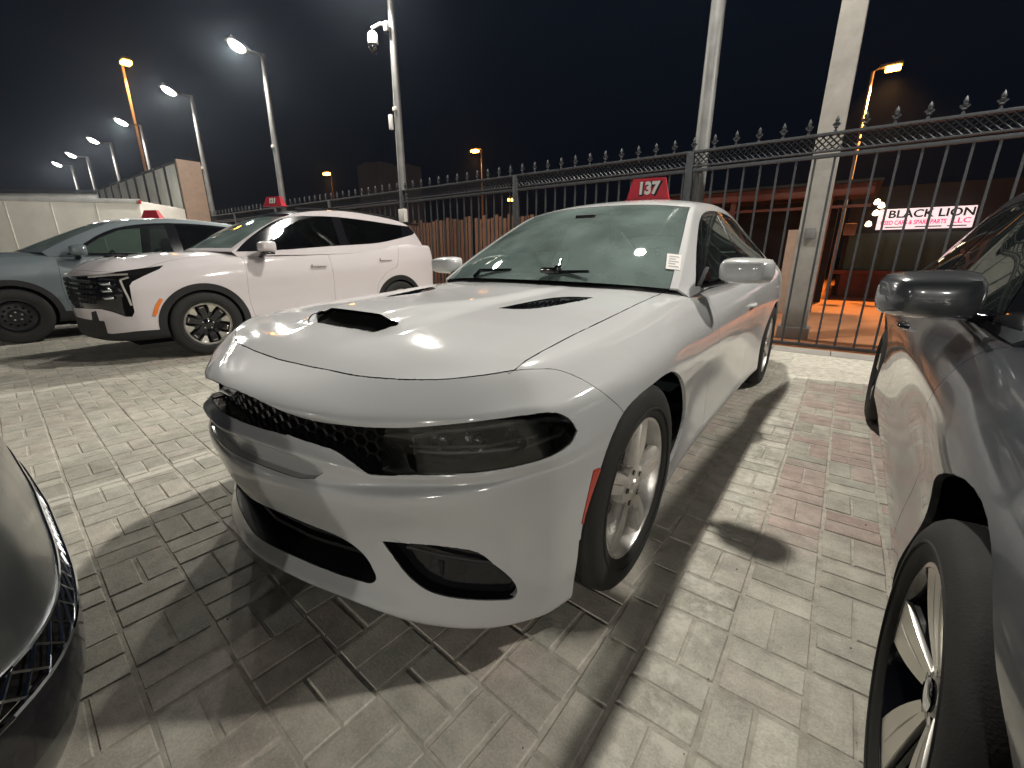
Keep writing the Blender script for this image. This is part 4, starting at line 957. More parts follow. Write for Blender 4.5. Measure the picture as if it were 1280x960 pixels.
SEDW = [(-.3, .930), (0, .938), (.3, .932), (.55, .918), (1, .912), (2.2, .915), (2.6, .930), (2.87, .942), (3.1, .935), (3.5, .88), (4.0, .80)]
def build_dark_sedan():
    car = empty('dark_sedan', (2.515, -.36, 0), R(-1.0), label='dark grey saloon with bladed two-tone wheels, close at the right edge', cat='car')
    W_ = Matrix.Translation((2.515, -.36, 0)) @ Matrix.Rotation(R(-1.0), 4, 'Z') @ Matrix.Diagonal((-1, 1, 1, 1)); lf = lambda c: c.x > .5
    def cuts(sk, gk):
        fo = [(.70, .93), (.92, 1.03), (1.18, 1.135), (1.46, 1.25), (1.70, 1.312), (2.0, 1.345), (2.38, 1.34), (2.74, 1.295), (3.04, 1.21), (3.22, 1.13), (3.1, 1.0), (2.4, .965), (1.5, .94)]
        gk.cut('dlo', 'yz', smooth_poly(fo, 2, corners=(0, 9, 10)), test=lf)
        gk.cut('front_window', 'yz', [(.86, .955), (.98, 1.03), (1.20, 1.115), (1.48, 1.225), (1.72, 1.285), (1.96, 1.315), (1.98, .955)], only=('dlo',))
        gk.cut('rear_window', 'yz', [(2.08, .96), (2.06, 1.32), (2.38, 1.315), (2.72, 1.27), (3.0, 1.185), (3.10, 1.12), (3.02, 1.015), (2.4, .98)], only=('dlo',))
        gk.mark('screen', 1, 17, 0, 16); gk.mark('rear_screen', 38, 48, 0, 15)
        for cy in (0, 2.87):
            sk.cut('arch', 'yz', circ(cy+.0, .335, .405, .405)+[(cy-.44, -.1), (cy+.44, -.1)], test=lf)
        sk.cut('headlight', 'xz', [(.50, .60), (.95, .64), (.95, .76), (.70, .72), (.52, .66)], test=lambda c: c.y < -.40)
        sk.cut('face', 'xz', [(-.01, .25), (.62, .25), (.50, .62), (-.01, .66)], test=lambda c: c.y < -.6)
        sk.cut('hood', 'xy', [(0, -1.2), (.70, -1.2), (.78, -.60), (.775, -.30), (.765, .1), (.755, .62), (.5, .50), (0, .40)], test=lambda c: c.z > .775 and c.y < .7)
        sk.cut('skirt', 'yz', [(-.5, .1), (3.9, .1), (3.9, .245), (-.5, .245)], test=lambda c: c.x > .5)
        sk.cut('front_door', 'yz', smooth_poly([(.66, .93), (.66, .7), (.64, .45), (.60, .25)], 2, closed=False)+[(1.96, .245), (1.98, .6), (2.0, 1.3), (.66, 1.3)], test=lambda c: c.x > .6)
        sk.cut('rear_door', 'yz', [(1.96, .245), (1.98, .6), (2.0, 1.3), (3.1, 1.35), (2.95, .95), (2.62, .72), (2.46, .55), (2.40, .245)], test=lambda c: c.x > .6)
    sk, gk = car_body(car, W_, dict(SEDS, W=SEDW, sec=[(u, max(dx, -.012) if .05 < u < .15 else (dx if u < .05 or u > .6 else dx+.008), of) for u, dx, of in SEDS['sec']]), None, cuts); pm = M['dark']
    panel(sk, 'body', 'body_shell', pm, car); panel(sk, 'hood', 'hood', [pm, M['void']], car, walls=True, gap=.003); panel(gk, 'body', 'roof', pm, car)
    for s in (1, -1): panel(gk, 'dlo', 'window_trim', M['gloss'], car, off=-.002, both=False, side=s); panel(sk, 'skirt', 'side_skirt', pm, car, gap=.002, both=False, side=s)
    panel(sk, 'face', 'front_grille', M['gloss'], car, off=-.01, gap=0)
    panel(gk, 'screen', 'windscreen', M['screen'], car, flange=0, gap=0, off=-.004); panel(gk, 'rear_screen', 'rear_window', M['tint'], car, flange=0, gap=0)
    for s in (1, -1):
        panel(sk, 'headlight', 'headlight', M['lens'], car, both=False, side=s, gap=0)
        for nm, hy, hz in (('front_door', 1.78, .80), ('rear_door', 2.82, .84)):
            d = panel(sk, nm, 'door', pm, car, both=False, side=s, gap=.0025)
            m = MB(); xa = .895*s; m.tube([(xa, hy-.11, hz), (xa+.035*s, hy-.08, hz), (xa+.040*s, hy, hz+.002), (xa+.035*s, hy+.08, hz), (xa, hy+.11, hz)], [.012, .014, .015, .014, .012], 8, sq=.7); m.build('handle', M['chrome'], d)
        panel(gk, 'front_window', 'side_window', M['side'], car, both=False, side=s, flange=0, gap=0); panel(gk, 'rear_window', 'side_window', M['side'], car, both=False, side=s, flange=0, gap=0)
        mo = mirror_housing((.25, .16, .165), pm, car, (.945, .90, .995), s, rot=-.12)
        m = MB(); m.tube([(s*.79, .93, .925), (s*.84, .92, .935), (s*.90, .91, .965)], [.028, .024, .034], 10, sq=.7); m.build('mirror_arm', M['gloss'], mo)
        m = MB(); m.box((min(s*.90, s*1.06), .965, .955), (max(s*.90, s*1.06), .972, 1.05), bev=.002); m.build('mirror_glass', M['chrome'], mo)
        m = MB(); m.tube([(s*.845, y, z) for y, z in ((.66, .905), (1.0, .922), (1.5, .935), (2.0, .945), (2.5, .962), (3.0, .985), (3.2, 1.0))], .008, 6); m.build('belt_moulding', M['black'], car)
        m = MB(); xx = s*.88; m.box((min(xx, xx+.01*s), 2.26, 0), (max(xx, xx+.01*s), 2.27, .01)) if 0 else m.prism([(-.42, .12), (-.36, .30), (-.345, .30), (-.40, .12)], min(s*.70, s*.90), max(s*.70, s*.90), axis='x', M=Matrix.Translation((0, .82, 0))); m.build('mud_flap', M['black'], car)
    panel(sk, ['body', 'hood', 'front_door', 'rear_door', 'skirt'], 'inner_shell', M['void'], car, off=-.014, gap=0, flange=0)
    underbody(car, 2.87, .33); interior(car, 1.1, .88, zr=1.2)
    wheels(car, [(.805, 0, 1, 0, 0), (-.825, 0, -1, .35, 0), (.805, 2.87, 1, .5, 0), (-.805, 2.87, -1, 0, 0)], .33, .225, .232, 'blade', 'machined')
build_dark_sedan()

def build_grey_sedan():
    X0, Y0 = -.35, -2.17
    car = empty('grey_sedan', (X0, Y0, 0), pi, label='dusty grey saloon nose at the lower left edge, facing the white saloon', cat='car')
    W_ = Matrix.Translation((X0, Y0, 0)) @ Matrix.Rotation(pi, 4, 'Z') @ Matrix.Diagonal((-1, 1, 1, 1)); lf = lambda c: c.x > .5
    sp = dict(SEDS); sp['plan'] = [(0, -.935), (.25, -.93), (.45, -.925), (.6, -.905), (.72, -.865), (.81, -.80), (.87, -.71), (.91, -.58), (.93, -.40)]
    sp['sec'] = [(0, -.10, .12), (.03, -.05, .05), (.20, -.01, .012), (.34, .0, .0), (.40, -.002, .0), (.44, -.004, .005), (.50, -.010, .011), (.60, -.016, .018), (.74, -.024, .030), (.86, -.042, .052), (.95, -.08, .10), (1.0, -.11, .15)]
    def cuts(sk, gk):
        gk.mark('screen', 1, 17, 0, 16); gk.mark('dlo', 6, 42, 22, 33)
        for cy in (0, 2.87): sk.cut('arch', 'yz', circ(cy+.01, .33, .375, .372)+[(cy-.42, -.1), (cy+.42, -.1)], test=lf)
        sk.cut('lip', 'xz', [(-.01, .30), (1.0, .31), (1.0, .425), (-.01, .42)], test=lambda c: c.y < -.35)
        sk.cut('net', 'xz', [(-.01, .42), (1.0, .425), (1.0, .486), (-.01, .488)], test=lambda c: c.y < -.35)
        sk.cut('hood', 'xy', [(0, -.70), (.45, -.68), (.66, -.60), (.75, -.45), (.765, .1), (.755, .62), (.5, .50), (0, .40)], test=lambda c: c.z > .75 and c.y < .7)
    sk, gk = car_body(car, W_, sp, None, cuts); pm = M['grey']
    panel(sk, 'body', 'body_shell', pm, car); panel(sk, 'hood', 'hood', [pm, M['void']], car, walls=True, gap=.002); panel(gk, 'body', 'roof', pm, car)
    panel(sk, 'lip', 'bumper_lip', M['gloss'], car, off=.004, gap=0); panel(gk, 'screen', 'windscreen', M['screen'], car, flange=0, gap=0); panel(gk, 'dlo', 'side_window', M['tint'], car, flange=0, gap=0)
    panel(sk, 'net', 'grille', M['void'], car, off=-.012, gap=0, flange=0)
    bv = BVHTree.FromBMesh(sk.bm); m = MB()
    def on(t, z, o_=.003):
        h = bv.ray_cast(Vector((.001, 0, z)), Vector((sin(abs(t)), -cos(t), 0)))
        if h[0] is None: return None
        p = h[0]+Vector((sin(abs(t)), -cos(t), 0))*o_; return Vector((p.x if t >= 0 else -p.x, p.y, p.z))
    tt = [0.0]                                                                 # equal steps along the curve
    while tt[-1] < 1.25:
        p0 = on(tt[-1], .46)
        if p0 is None: break
        t_ = tt[-1]
        while t_ < 1.3 and (on(t_, .46) or p0) is not None and ((on(t_, .46) or p0)-p0).length < .026: t_ += .004
        tt.append(t_)
    for sg in (1, -1):
        for i in range(len(tt)-1):
            for k in range(2):
                za, zb = (.432+k*.026, .458+k*.026) if (i+k) % 2 else (.458+k*.026, .432+k*.026)
                a, b = on(sg*tt[i], za), on(sg*tt[i+1], zb)
                if a and b and (a-b).length < .09: m.tube([a, b], .0032, 5, caps=False)
    tag(m.build('grille_net', M['chrome'], car), kind='stuff')
    m = MB(); pts = [on(t, .426, .006) for t in np.linspace(-1.25, 1.25, 81)]; m.tube([p for p in pts if p], .005, 6); m.build('chrome_strip', M['chrome'], car)
    m = MB(); pts = [on(t, .488, .002) for t in np.linspace(-1.25, 1.25, 81)]; m.tube([p for p in pts if p], .004, 6); m.build('upper_strip', M['chrome'], car)
    panel(sk, ['body', 'hood'], 'inner_shell', M['void'], car, off=-.014, gap=0, flange=0)
    underbody(car, 2.87, .33); wheels(car, [(.80, 0, 1, 0, 0), (-.80, 0, -1, .35, 0), (.80, 2.87, 1, .5, 0), (-.80, 2.87, -1, 0, 0)], .33, .22, .232, 'blade', 'machined')
build_grey_sedan()

# ------------------------------------------------------------------ paving
def brick_material():
    m = bpy.data.materials.new('paving_brick'); m.use_nodes = True; t = m.node_tree; b = t.nodes['Principled BSDF']; N = t.nodes.new; Lk = t.links.new
    geo = N('ShaderNodeNewGeometry'); sep = N('ShaderNodeSeparateXYZ'); Lk(geo.outputs['Position'], sep.inputs[0])
    at = N('ShaderNodeAttribute'); at.attribute_name = 'rnd'; oi = N('ShaderNodeObjectInfo')
    def math_(op, a, b_=None, clamp=False):
        n = N('ShaderNodeMath'); n.operation = op; n.use_clamp = clamp
        for i, v in enumerate((a, b_)):
            if v is None: continue
            if isinstance(v, (int, float)): n.inputs[i].default_value = v
            else: Lk(v, n.inputs[i])
        return n.outputs[0]
    def rng(v, a, b_, c=0., d=1.):
        n = N('ShaderNodeMapRange'); n.interpolation_type = 'SMOOTHSTEP'; Lk(v, n.inputs[0])
        for i, q in enumerate((a, b_, c, d)): n.inputs[i+1].default_value = q
        return n.outputs[0]
    def noise(scale, detail=5, rough=.6, vec=None):
        n = N('ShaderNodeTexNoise'); n.inputs['Scale'].default_value = scale; n.inputs['Detail'].default_value = detail; n.inputs['Roughness'].default_value = rough; Lk(vec or geo.outputs['Position'], n.inputs['Vector']); return n.outputs[0]
    r = math_('FRACT', math_('ADD', at.outputs['Fac'], oi.outputs['Random'])); r2 = math_('FRACT', math_('MULTIPLY', r, 7.31))
    X, Y = sep.outputs['X'], sep.outputs['Y']
    base = N('ShaderNodeValToRGB'); Lk(r, base.inputs[0]); el = base.color_ramp.elements
    el[0].position = 0; el[0].color = (.42, .40, .335, 1); el[1].position = 1; el[1].color = (.54, .515, .44, 1)
    e_ = el.new(.35); e_.color = (.46, .445, .38, 1); e_ = el.new(.7); e_.color = (.48, .44, .375, 1)
    red = N('ShaderNodeValToRGB'); Lk(r2, red.inputs[0]); el = red.color_ramp.elements; el[0].color = (.43, .31, .27, 1); el[1].color = (.47, .39, .34, 1)
    zone = math_('MULTIPLY', math_('MULTIPLY', rng(X, 1.18, 1.30), rng(Y, .35, .75)), rng(Y, 4.7, 4.9, 1., 0.))
    zone2 = math_('MULTIPLY', rng(X, 1.0, .75), rng(X, .35, .6)); zone2 = math_('MULTIPLY', zone2, rng(Y, -.95, -.5))
    zone = math_('ADD', zone, math_('MULTIPLY', zone2, .55), True)
    zone = math_('ADD', zone, rng(noise(.55, 2), .60, .68, 0, .5), True)
    pick = math_('MULTIPLY', zone, rng(r2, .30, .50))
    mx = N('ShaderNodeMix'); mx.data_type = 'RGBA'; Lk(pick, mx.inputs[0]); Lk(base.outputs[0], mx.inputs[6]); Lk(red.outputs[0], mx.inputs[7])
    # grain, blotches, rubber marks
    g = math_('ADD', math_('MULTIPLY', noise(160, 3), .5), math_('MULTIPLY', noise(9, 6, .7), .9)); g = rng(g, .45, .95, .72, 1.24)
    big = rng(noise(.9, 4), .35, .7, .84, 1.10)
    sc = N('ShaderNodeVectorMath'); sc.operation = 'SCALE'; Lk(mx.outputs[2], sc.inputs[0]); Lk(math_('MULTIPLY', g, big), sc.inputs['Scale'])
    # worn white parking lines, 2.6 m apart, and the right one beside the saloon
    def band(v, a, b_, e=.004): return math_('MULTIPLY', rng(v, a-e, a+e), rng(v, b_-e, b_+e, 1., 0.))
    nx_ = noise(30, 5, .75); nn = noise(6, 4, .7)
    l1 = math_('MULTIPLY', band(X, 1.085, 1.258), rng(math_('ADD', math_('MULTIPLY', nx_, .4), math_('MULTIPLY', nn, .7)), .50, .66))
    l2 = math_('MULTIPLY', math_('ADD', band(X, -1.475, -1.375), band(X, -4.05, -3.93)), rng(math_('ADD', math_('MULTIPLY', nx_, .5), math_('MULTIPLY', nn, .3)), .26, .42))
    ln = math_('ADD', math_('MULTIPLY', l1, .78), math_('MULTIPLY', l2, .8), True)
    m2 = N('ShaderNodeMix'); m2.data_type = 'RGBA'; Lk(ln, m2.inputs[0]); Lk(sc.outputs[0], m2.inputs[6]); m2.inputs[7].default_value = (.66, .63, .55, 1)
    # oil drips and dirt
    st = rng(noise(2.1, 6, .7), .63, .74, 0, .42)
    m3 = N('ShaderNodeMix'); m3.data_type = 'RGBA'; Lk(st, m3.inputs[0]); Lk(m2.outputs[2], m3.inputs[6]); m3.inputs[7].default_value = (.12, .105, .09, 1)
    Lk(m3.outputs[2], b.inputs['Base Color'])
    Lk(rng(noise(14, 5), .35, .7, .62, .86), b.inputs['Roughness']); b.inputs['Specular IOR Level'].default_value = .35
    bp = N('ShaderNodeBump'); bp.inputs['Strength'].default_value = .55; bp.inputs['Distance'].default_value = .0035
    Lk(math_('ADD', noise(90, 6, .7), math_('MULTIPLY', noise(14, 4), .8)), bp.inputs['Height']); Lk(bp.outputs[0], b.inputs['Normal'])
    return m
M['brick'] = brick_material()
M['sand'] = mat('joint_sand', (.44, .41, .35), rough=.95, bump=.6, bscale=260, var=.35, vscale=18)
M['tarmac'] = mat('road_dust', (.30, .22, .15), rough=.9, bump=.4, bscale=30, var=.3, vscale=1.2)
M['concrete'] = mat('concrete', (.27, .255, .23), rough=.85, bump=.4, bscale=60, var=.18, vscale=4)

def brick_geo(l, w_, h=.03, c=.006):
    a, b = l/2, w_/2; v = []
    for (x, y, z) in ((a, b, -h), (a, b, -c), (a-c, b-c, 0)): v += [(-x, -y, z), (x, -y, z), (x, y, z), (-x, y, z)]
    f = [(8, 9, 10, 11)]
    for k in (0, 4): f += [(k+i, k+(i+1) % 4, k+4+(i+1) % 4, k+4+i) for i in range(4)]
    return v, f
bricks = []
def cell(cx, cy, ang, vertical):
    """one basket-weave cell: two bricks side by side; vertical: long side across the course"""
    ca, sa = cos(ang), sin(ang)
    for k in (-.05, .05):
        dx, dy = (k, 0) if vertical else (0, k)
        bricks.append((cx+dx*ca-dy*sa, cy+dx*sa+dy*ca, ang+(pi/2 if vertical else 0)))
rnd_ = random.Random(3)
for i in range(0, 14):                      # right bay: courses run away from the camera
    for j in range(-14, 23):
        x = 1.172+.2025*i; y = -.97+.2025*j+.0
        if y < 4.78: cell(x, y+.0, 0, (i+j) % 2 == 0)
aL = math.atan(-.057)
for i in range(-75, 3):                     # the rest: courses run across, very slightly skewed
    for j in range(-12, 31):
        u = .867+.2*(i-0)-.0; 
        x = u; y = -1.195+.1+.2*j-.057*u
        if x > 1.0: continue
        if y < 4.78: cell(x, y, aL, (i+j) % 2 == 0)
for j in range(-14, 29):
    if -1.19+.2*j < 4.7: bricks.append((1.019, -1.19+.2*j, pi/2))
lam = []
for (x, y, a) in bricks:
    d = np.array([x, y, 0])-CAMP; z = d@_F
    vis = False
    if z > .1:
        u, v = cam_proj((x, y, 0)); vis = -20 < u < 1300 and v < 990
    key = abs(d@d)+(0 if vis else 1e4)
    if vis and (-.78 < x < .72 and -.35 < y < 3.4): key += 60      # under the car
    lam.append(key)
order = np.argsort(lam); near = set(int(k) for k in order[:300])
pave = empty('paving', (0, 0, 0), kind='structure')
mts = []
for k in range(4):
    v, f = brick_geo(.194-.001*k, .094-.0007*k, c=.0035+.0009*k); me = bpy.data.meshes.new('brick'); me.from_pydata(v, [], f); me.update(); me.materials.append(M['brick']); mts.append(me)
VV = []; FF = []; RR = []
for k, (x, y, a) in enumerate(bricks):
    ja, jz, tx, ty = rnd_.gauss(0, .010), rnd_.gauss(0, .0009), rnd_.gauss(0, .0035), rnd_.gauss(0, .0035); jx, jy = rnd_.gauss(0, .0008), rnd_.gauss(0, .0008)
    if k in near:
        o = bpy.data.objects.new('brick', mts[k % 4]); COL.objects.link(o); o.parent = pave; o.location = (x+jx, y+jy, jz); o.rotation_euler = (tx, ty, a+ja)
    else:
        v, f = brick_geo(.193, .093, c=.0042); Mx = Matrix.Translation((x+jx, y+jy, jz)) @ Euler((tx, ty, a+ja)).to_matrix().to_4x4(); b0 = len(VV)
        VV += [tuple(Mx @ Vector(p)) for p in v]; FF += [tuple(b0+i for i in q) for q in f]; RR += [rnd_.random()]*len(v)
me = bpy.data.meshes.new('bricks_beyond'); me.from_pydata(VV, [], FF); me.update(); at_ = me.attributes.new('rnd', 'FLOAT', 'POINT'); at_.data.foreach_set('value', RR)
tag(link('bricks_beyond', me, M['brick'], pave), kind='stuff')
def sheet_obj(name, x0, y0, x1, y1, z, mt, kind='structure', sub=1):
    m = MB(); m.add([(x0, y0, z), (x1, y0, z), (x1, y1, z), (x0, y1, z)], [(0, 1, 2, 3)]); return tag(m.build(name, mt), kind=kind)
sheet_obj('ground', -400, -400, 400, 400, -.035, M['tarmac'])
sheet_obj('joint_sand', -40, -14, 14, 4.82, -.0032, M['sand'])
m = MB()
for i in range(60): m.box((-28+i*.6+.004, 4.80, -.03), (-28+(i+1)*.6-.004, 5.14, .004), bev=.008)
tag(m.build('kerb_strip', M['concrete']), kind='structure')
M['sodiumroad'] = mat('sodium_tinted_road', (.36, .15, .065), rough=.85, bump=.4, bscale=25, var=.25, vscale=1.5)  # orange of the sodium lamp light put into the road's base colour
sheet_obj('roadside', -60, 5.14, 60, 60, -.006, M['sodiumroad'])
# fallen grit in the joints
m = MB()
for k in range(260):
    x = rnd_.uniform(-3.6, 2.0); y = rnd_.uniform(-1.3, 3.6); r_ = rnd_.uniform(.0015, .004)
    m.add([(x-r_, y, .001), (x, y-r_, .001), (x+r_, y, .001), (x, y+r_*1.2, .001), (x, y, .001+r_*1.3)], [(0, 1, 4), (1, 2, 4), (2, 3, 4), (3, 0, 4)])
tag(m.build('loose_grit', M['concrete']), 'loose grey grit scattered over the brick paving', 'grit', kind='stuff')

# ------------------------------------------------------------------ fence
M['iron'] = mat('painted_iron', (.052, .056, .062), rough=.5, metal=.25, var=.25, vscale=20, bump=.15, bscale=80)
M['post'] = mat('galvanised_post', (.17, .17, .165), rough=.5, metal=.35, var=.22, vscale=5)
FY = 5.25
fence = empty('iron_fence', (-7, FY, 0), label='tall black iron fence with lattice band and spiked finials behind the cars', cat='fence')
def part(name, mb, mt, parent, loc=None):
    o = link(name, mb.mesh(name), mt); o.parent = parent; return o
f0 = -18.0; f1 = 4.6; ox = -7
def fbox(x0, x1, y, z0, z1, d, name='rail', mt='iron', bev=.004):
    m = MB(); m.box((x0-ox, y-FY-d/2, z0), (x1-ox, y-FY+d/2, z1), bev=bev); return part(name, m, M[mt], fence)
fposts = [-.55, -3.47, -6.5, -9.3, -12.1, -14.9, -17.7, 2.72, 4.5]
for (z0, z1, d) in ((2.425, 2.455, .075), (2.255, 2.275, .05), (2.195, 2.235, .045), (.01, .05, .045)): fbox(f0, f1, FY, z0, z1, d)
bar = MB(); bar.box((-.011, -.011, .05), (.011, .011, 2.20)); bme = bar.mesh('bar'); bme.materials.append(M['iron'])
x = f0+.08; nb = 0
while x < f1:
    if min(abs(x-p) for p in fposts) > .07:
        o = bpy.data.objects.new('bar', bme); COL.objects.link(o); o.parent = fence; o.location = (x-ox, 0, 0); nb += 1
    x += .186
fin = MB()
fin.lathe([(.0, 2.455), (.016, 2.456), (.016, 2.475), (.008, 2.483), (.010, 2.492), (.026, 2.503), (.010, 2.514), (.008, 2.520), (.022, 2.535), (.030, 2.548), (.014, 2.556), (.018, 2.565), (.020, 2.58), (.010, 2.605), (.0, 2.625)], 8)
for s in (1, -1):
    fin.prism([(s*.012, 2.505), (s*.040, 2.530), (s*.036, 2.545), (s*.010, 2.530)], -.006, .006, axis='y')
fme = fin.mesh('finial'); fme.materials.append(M['iron'])
x = f0+.1
while x < f1:
    xx = x
    o = bpy.data.objects.new('finial', fme); COL.objects.link(o); o.parent = fence; o.location = (xx-ox, 0, 0)
    x += .2555
lat = MB(); st = .068; x = f0
while x < f1:
    for d in (1, -1):
        lat.tube([(x-ox, d*.006, 2.275), (x+d*.150-ox, d*.006, 2.425)], .0078, 4, caps=False)
    x += st
lo = part('lattice', lat, M['iron'], fence); lo['kind'] = 'stuff'
for p in fposts:
    m = MB(); m.box((p-.045-ox, -.045, 0), (p+.045-ox, .045, 2.44), bev=.006); m.box((p-.10-ox, -.10, 0), (p+.10-ox, .10, .014)); part('post', m, M['iron'], fence)

# ------------------------------------------------------------------ lamps
M['led'] = mat('led_glass', (.9, .9, .9), emit=(1, .95, .86), estr=60.); M['sodium'] = mat('sodium_glass', (.9, .6, .3), emit=(1, .36, .04), estr=40.)
M['lamppost'] = mat('lamp_post_paint', (.20, .20, .195), rough=.5, metal=.3, var=.2, vscale=4); M['plastic'] = mat('white_plastic', (.72, .70, .66), rough=.45)
LEDP = 420.
def yard_lamp(x, label, heady=-.5, z=6.25, pw=.17, power=1., group='white floodlight posts along the fence', lit=True):
    o = empty('lamp_post', (x, 5.42, 0), label=label, cat='lamp post', group=group)
    m = MB(); m.tube([(0, 0, 0), (0, 0, z*.5), (0, 0, z)], [pw*.56, pw*.46, pw*.36], 12); m.box((-.16, -.16, 0), (.16, .16, .02)); m.build('pole', M['lamppost'], o)
    m = MB(); m.box((-.025, heady, z-.05), (.025, .02, z-.01)); m.build('arm', M['lamppost'], o)
    T = Matrix.Translation((0, heady-.12, z-.02)) @ Matrix.Rotation(R(-24), 4, 'X')
    m = MB(); m.box((-.20, -.24, -.0), (.20, .24, .06), bev=.015, M=T)
    for k in range(7): m.box((-.15+k*.05-.004, -.18, .06), (-.15+k*.05+.004, .18, .085), M=T)
    hd = m.build('lamp_head', M['post'], o)
    m = MB(); m.lathe([(0, -.085), (.09, -.075), (.16, -.045), (.195, 0), (.19, .02)], 20, M=T); m.build('lamp_lens', M['led'], hd)
    m = MB(); m.box((-.05, -.10, z*.64), (.05, -.03, z*.64+.07), bev=.01); m.build('junction_box', M['plastic'], o)
    l = bpy.data.lights.new('lamp_light', 'SPOT'); l.energy = LEDP*power*4*pi/4; l.color = (1, .955, .87); l.spot_size = R(168); l.spot_blend = .35; l.shadow_soft_size = .16
    lo_ = bpy.data.objects.new('lamp_light', l); COL.objects.link(lo_); lo_.parent = o; lo_.location = (0, heady-.16, z-.10); lo_.rotation_euler = (R(-24), 0, 0)
    return o
yard_lamp(-.47, 'grey post rising right behind the saloon, its lamp out of frame', heady=-1.15, pw=.20, power=1.5, z=7.0)
yard_lamp(5.3, 'grey lamp post standing by the fence beyond the right car', heady=-.8, z=5.9, power=1.6)
yard_lamp(-12.0, 'tallest-looking lit white lamp post behind the white suv')
yard_lamp(-17.15, 'second lit white lamp post from the camera mast, left of the suv roof')
yard_lamp(-22.8, 'third lit white lamp post, just right of the panel screen top')
yard_lamp(-27.6, 'fourth lit white lamp post, behind the panel screen')
yard_lamp(-32.6, 'fifth lit white lamp post, second smallest in the row')
yard_lamp(-36.6, 'smallest and farthest white lamp post of the row')
cm = yard_lamp(-6.68, 'tall grey camera mast with a white dome camera near the top of the picture', group=None, pw=.18)
cm['category'] = 'camera mast'
# dome camera on the mast
dc = empty('dome_camera', (-6.68, 5.30, 5.42), label='white dome security camera on a bracket on the tall mast', cat='camera')
m = MB(); m.box((-.05, -.06, -.05), (.05, .0, .10), bev=.01); m.tube([(0, -.03, .05), (-.12, -.08, .07), (-.30, -.14, .03), (-.30, -.14, -.04)], .028, 8); m.build('bracket', M['plastic'], dc)
m = MB(); m.lathe([(0, .0), (.05, -.01), (.09, -.05), (.10, -.12), (.105, -.22), (.098, -.235)], 20, M=Matrix.Translation((-.30, -.14, -.02))); m.build('housing', M['plastic'], dc)
m = MB(); m.lathe([(.096, -.235), (.092, -.29), (.07, -.34), (.035, -.365), (0, -.37)], 20, M=Matrix.Translation((-.30, -.14, -.02))); m.build('dome', M['gloss'], dc)
sb = MB(); sb.box((-6.83, 5.28, 3.66), (-6.75, 5.34, 3.94), bev=.01); tag(sb.build('sensor_box', M['plastic']), 'slim white box fixed halfway up the camera mast', 'box')
fb = empty('wall_box', (-6.42, 5.16, 1.94), label='white switch box with black bracket hung on the fence below the mast', cat='box')
m = MB(); m.box((-.09, -.05, -.13), (.09, .05, .13), bev=.012); m.build('case', M['plastic'], fb); m = MB(); m.tube([(0, .02, -.13), (0, .02, -.26), (.06, .05, -.30)], .012, 6); m.build('bracket', M['black'], fb)

M['orangepole'] = mat('street_pole', (.42, .38, .32), rough=.6)
def sodium(x, y, z, side, label, power=900., tilt=0., hs=1.):
    o = empty('street_lamp', (x, y, 0), label=label, cat='street lamp', group='orange street lamps beyond the fence')
    r_ = .06*hs; m = MB(); m.tube([(0, 0, 0), (0, 0, z*.5), (0, 0, z), (side*.25*hs, 0, z+.12*hs)], [r_*1.5, r_*1.2, r_, r_*.8], 8); m.build('pole', M['orangepole'], o)
    m = MB(); m.box((side*.20*hs if side > 0 else side*1.0*hs, -.16*hs, z+.06*hs), (side*1.0*hs if side > 0 else side*.20*hs, .16*hs, z+.20*hs), bev=.04*hs); hd = m.build('lamp_head', M['post'], o)
    m = MB(); xs2 = sorted((side*.42*hs, side*.95*hs)); m.box((xs2[0], -.20*hs, z-.10*hs), (xs2[1], .20*hs, z+.055*hs), bev=.05*hs); m.build('lamp_lens', M['sodium'], hd)
    l = bpy.data.lights.new('lamp_light', 'SPOT'); l.energy = power; l.color = (1, .42, .10); l.shadow_soft_size = .2; l.spot_size = R(122); l.spot_blend = .4
    lo_ = bpy.data.objects.new('lamp_light', l); COL.objects.link(lo_); lo_.parent = o; lo_.location = (side*.68*hs, 0, z-.3*hs)
def at(u, v, y):
    d = cam_ray(u, v); t = (y-CAMP[1])/d[1]; return CAMP+d*t
q = at(1102, 90, 16.5); sodium(q[0]-.2, 16.5, q[2]+.05, 1, 'bright orange street lamp on a tall pole at the right', 5200., hs=.65)
q = at(153, 82, 12); sodium(q[0], 12, q[2], 1, 'tall orange street lamp at the upper left', 3000., hs=1.5)
q = at(602, 187, 26); sodium(q[0], 26, q[2], -1, 'orange street lamp above the fence at the centre', 3500., hs=1.0)
q = at(414, 216, 34); sodium(q[0], 34, q[2], -1, 'small orange street lamp just above the white suv roof', 3500., hs=1.6)
q = at(646, 249, 30); sodium(q[0], 30, q[2], -1, 'low orange street lamp seen through the fence bars', 2500., hs=.9)
# opposite row of the yard, behind the photographer
for i, x in enumerate((-4., 2.3, 6.5)):
    o = yard_lamp(x, ('leftmost', 'middle', 'rightmost')[i]+' lamp post on the far side of the lane behind the camera', heady=-.5, z=3.4, power=(.2, .9, 1.0)[i], group='lamp posts across the lane'); o.location = (x, -12.5, 0); o.rotation_euler = (0, 0, pi)

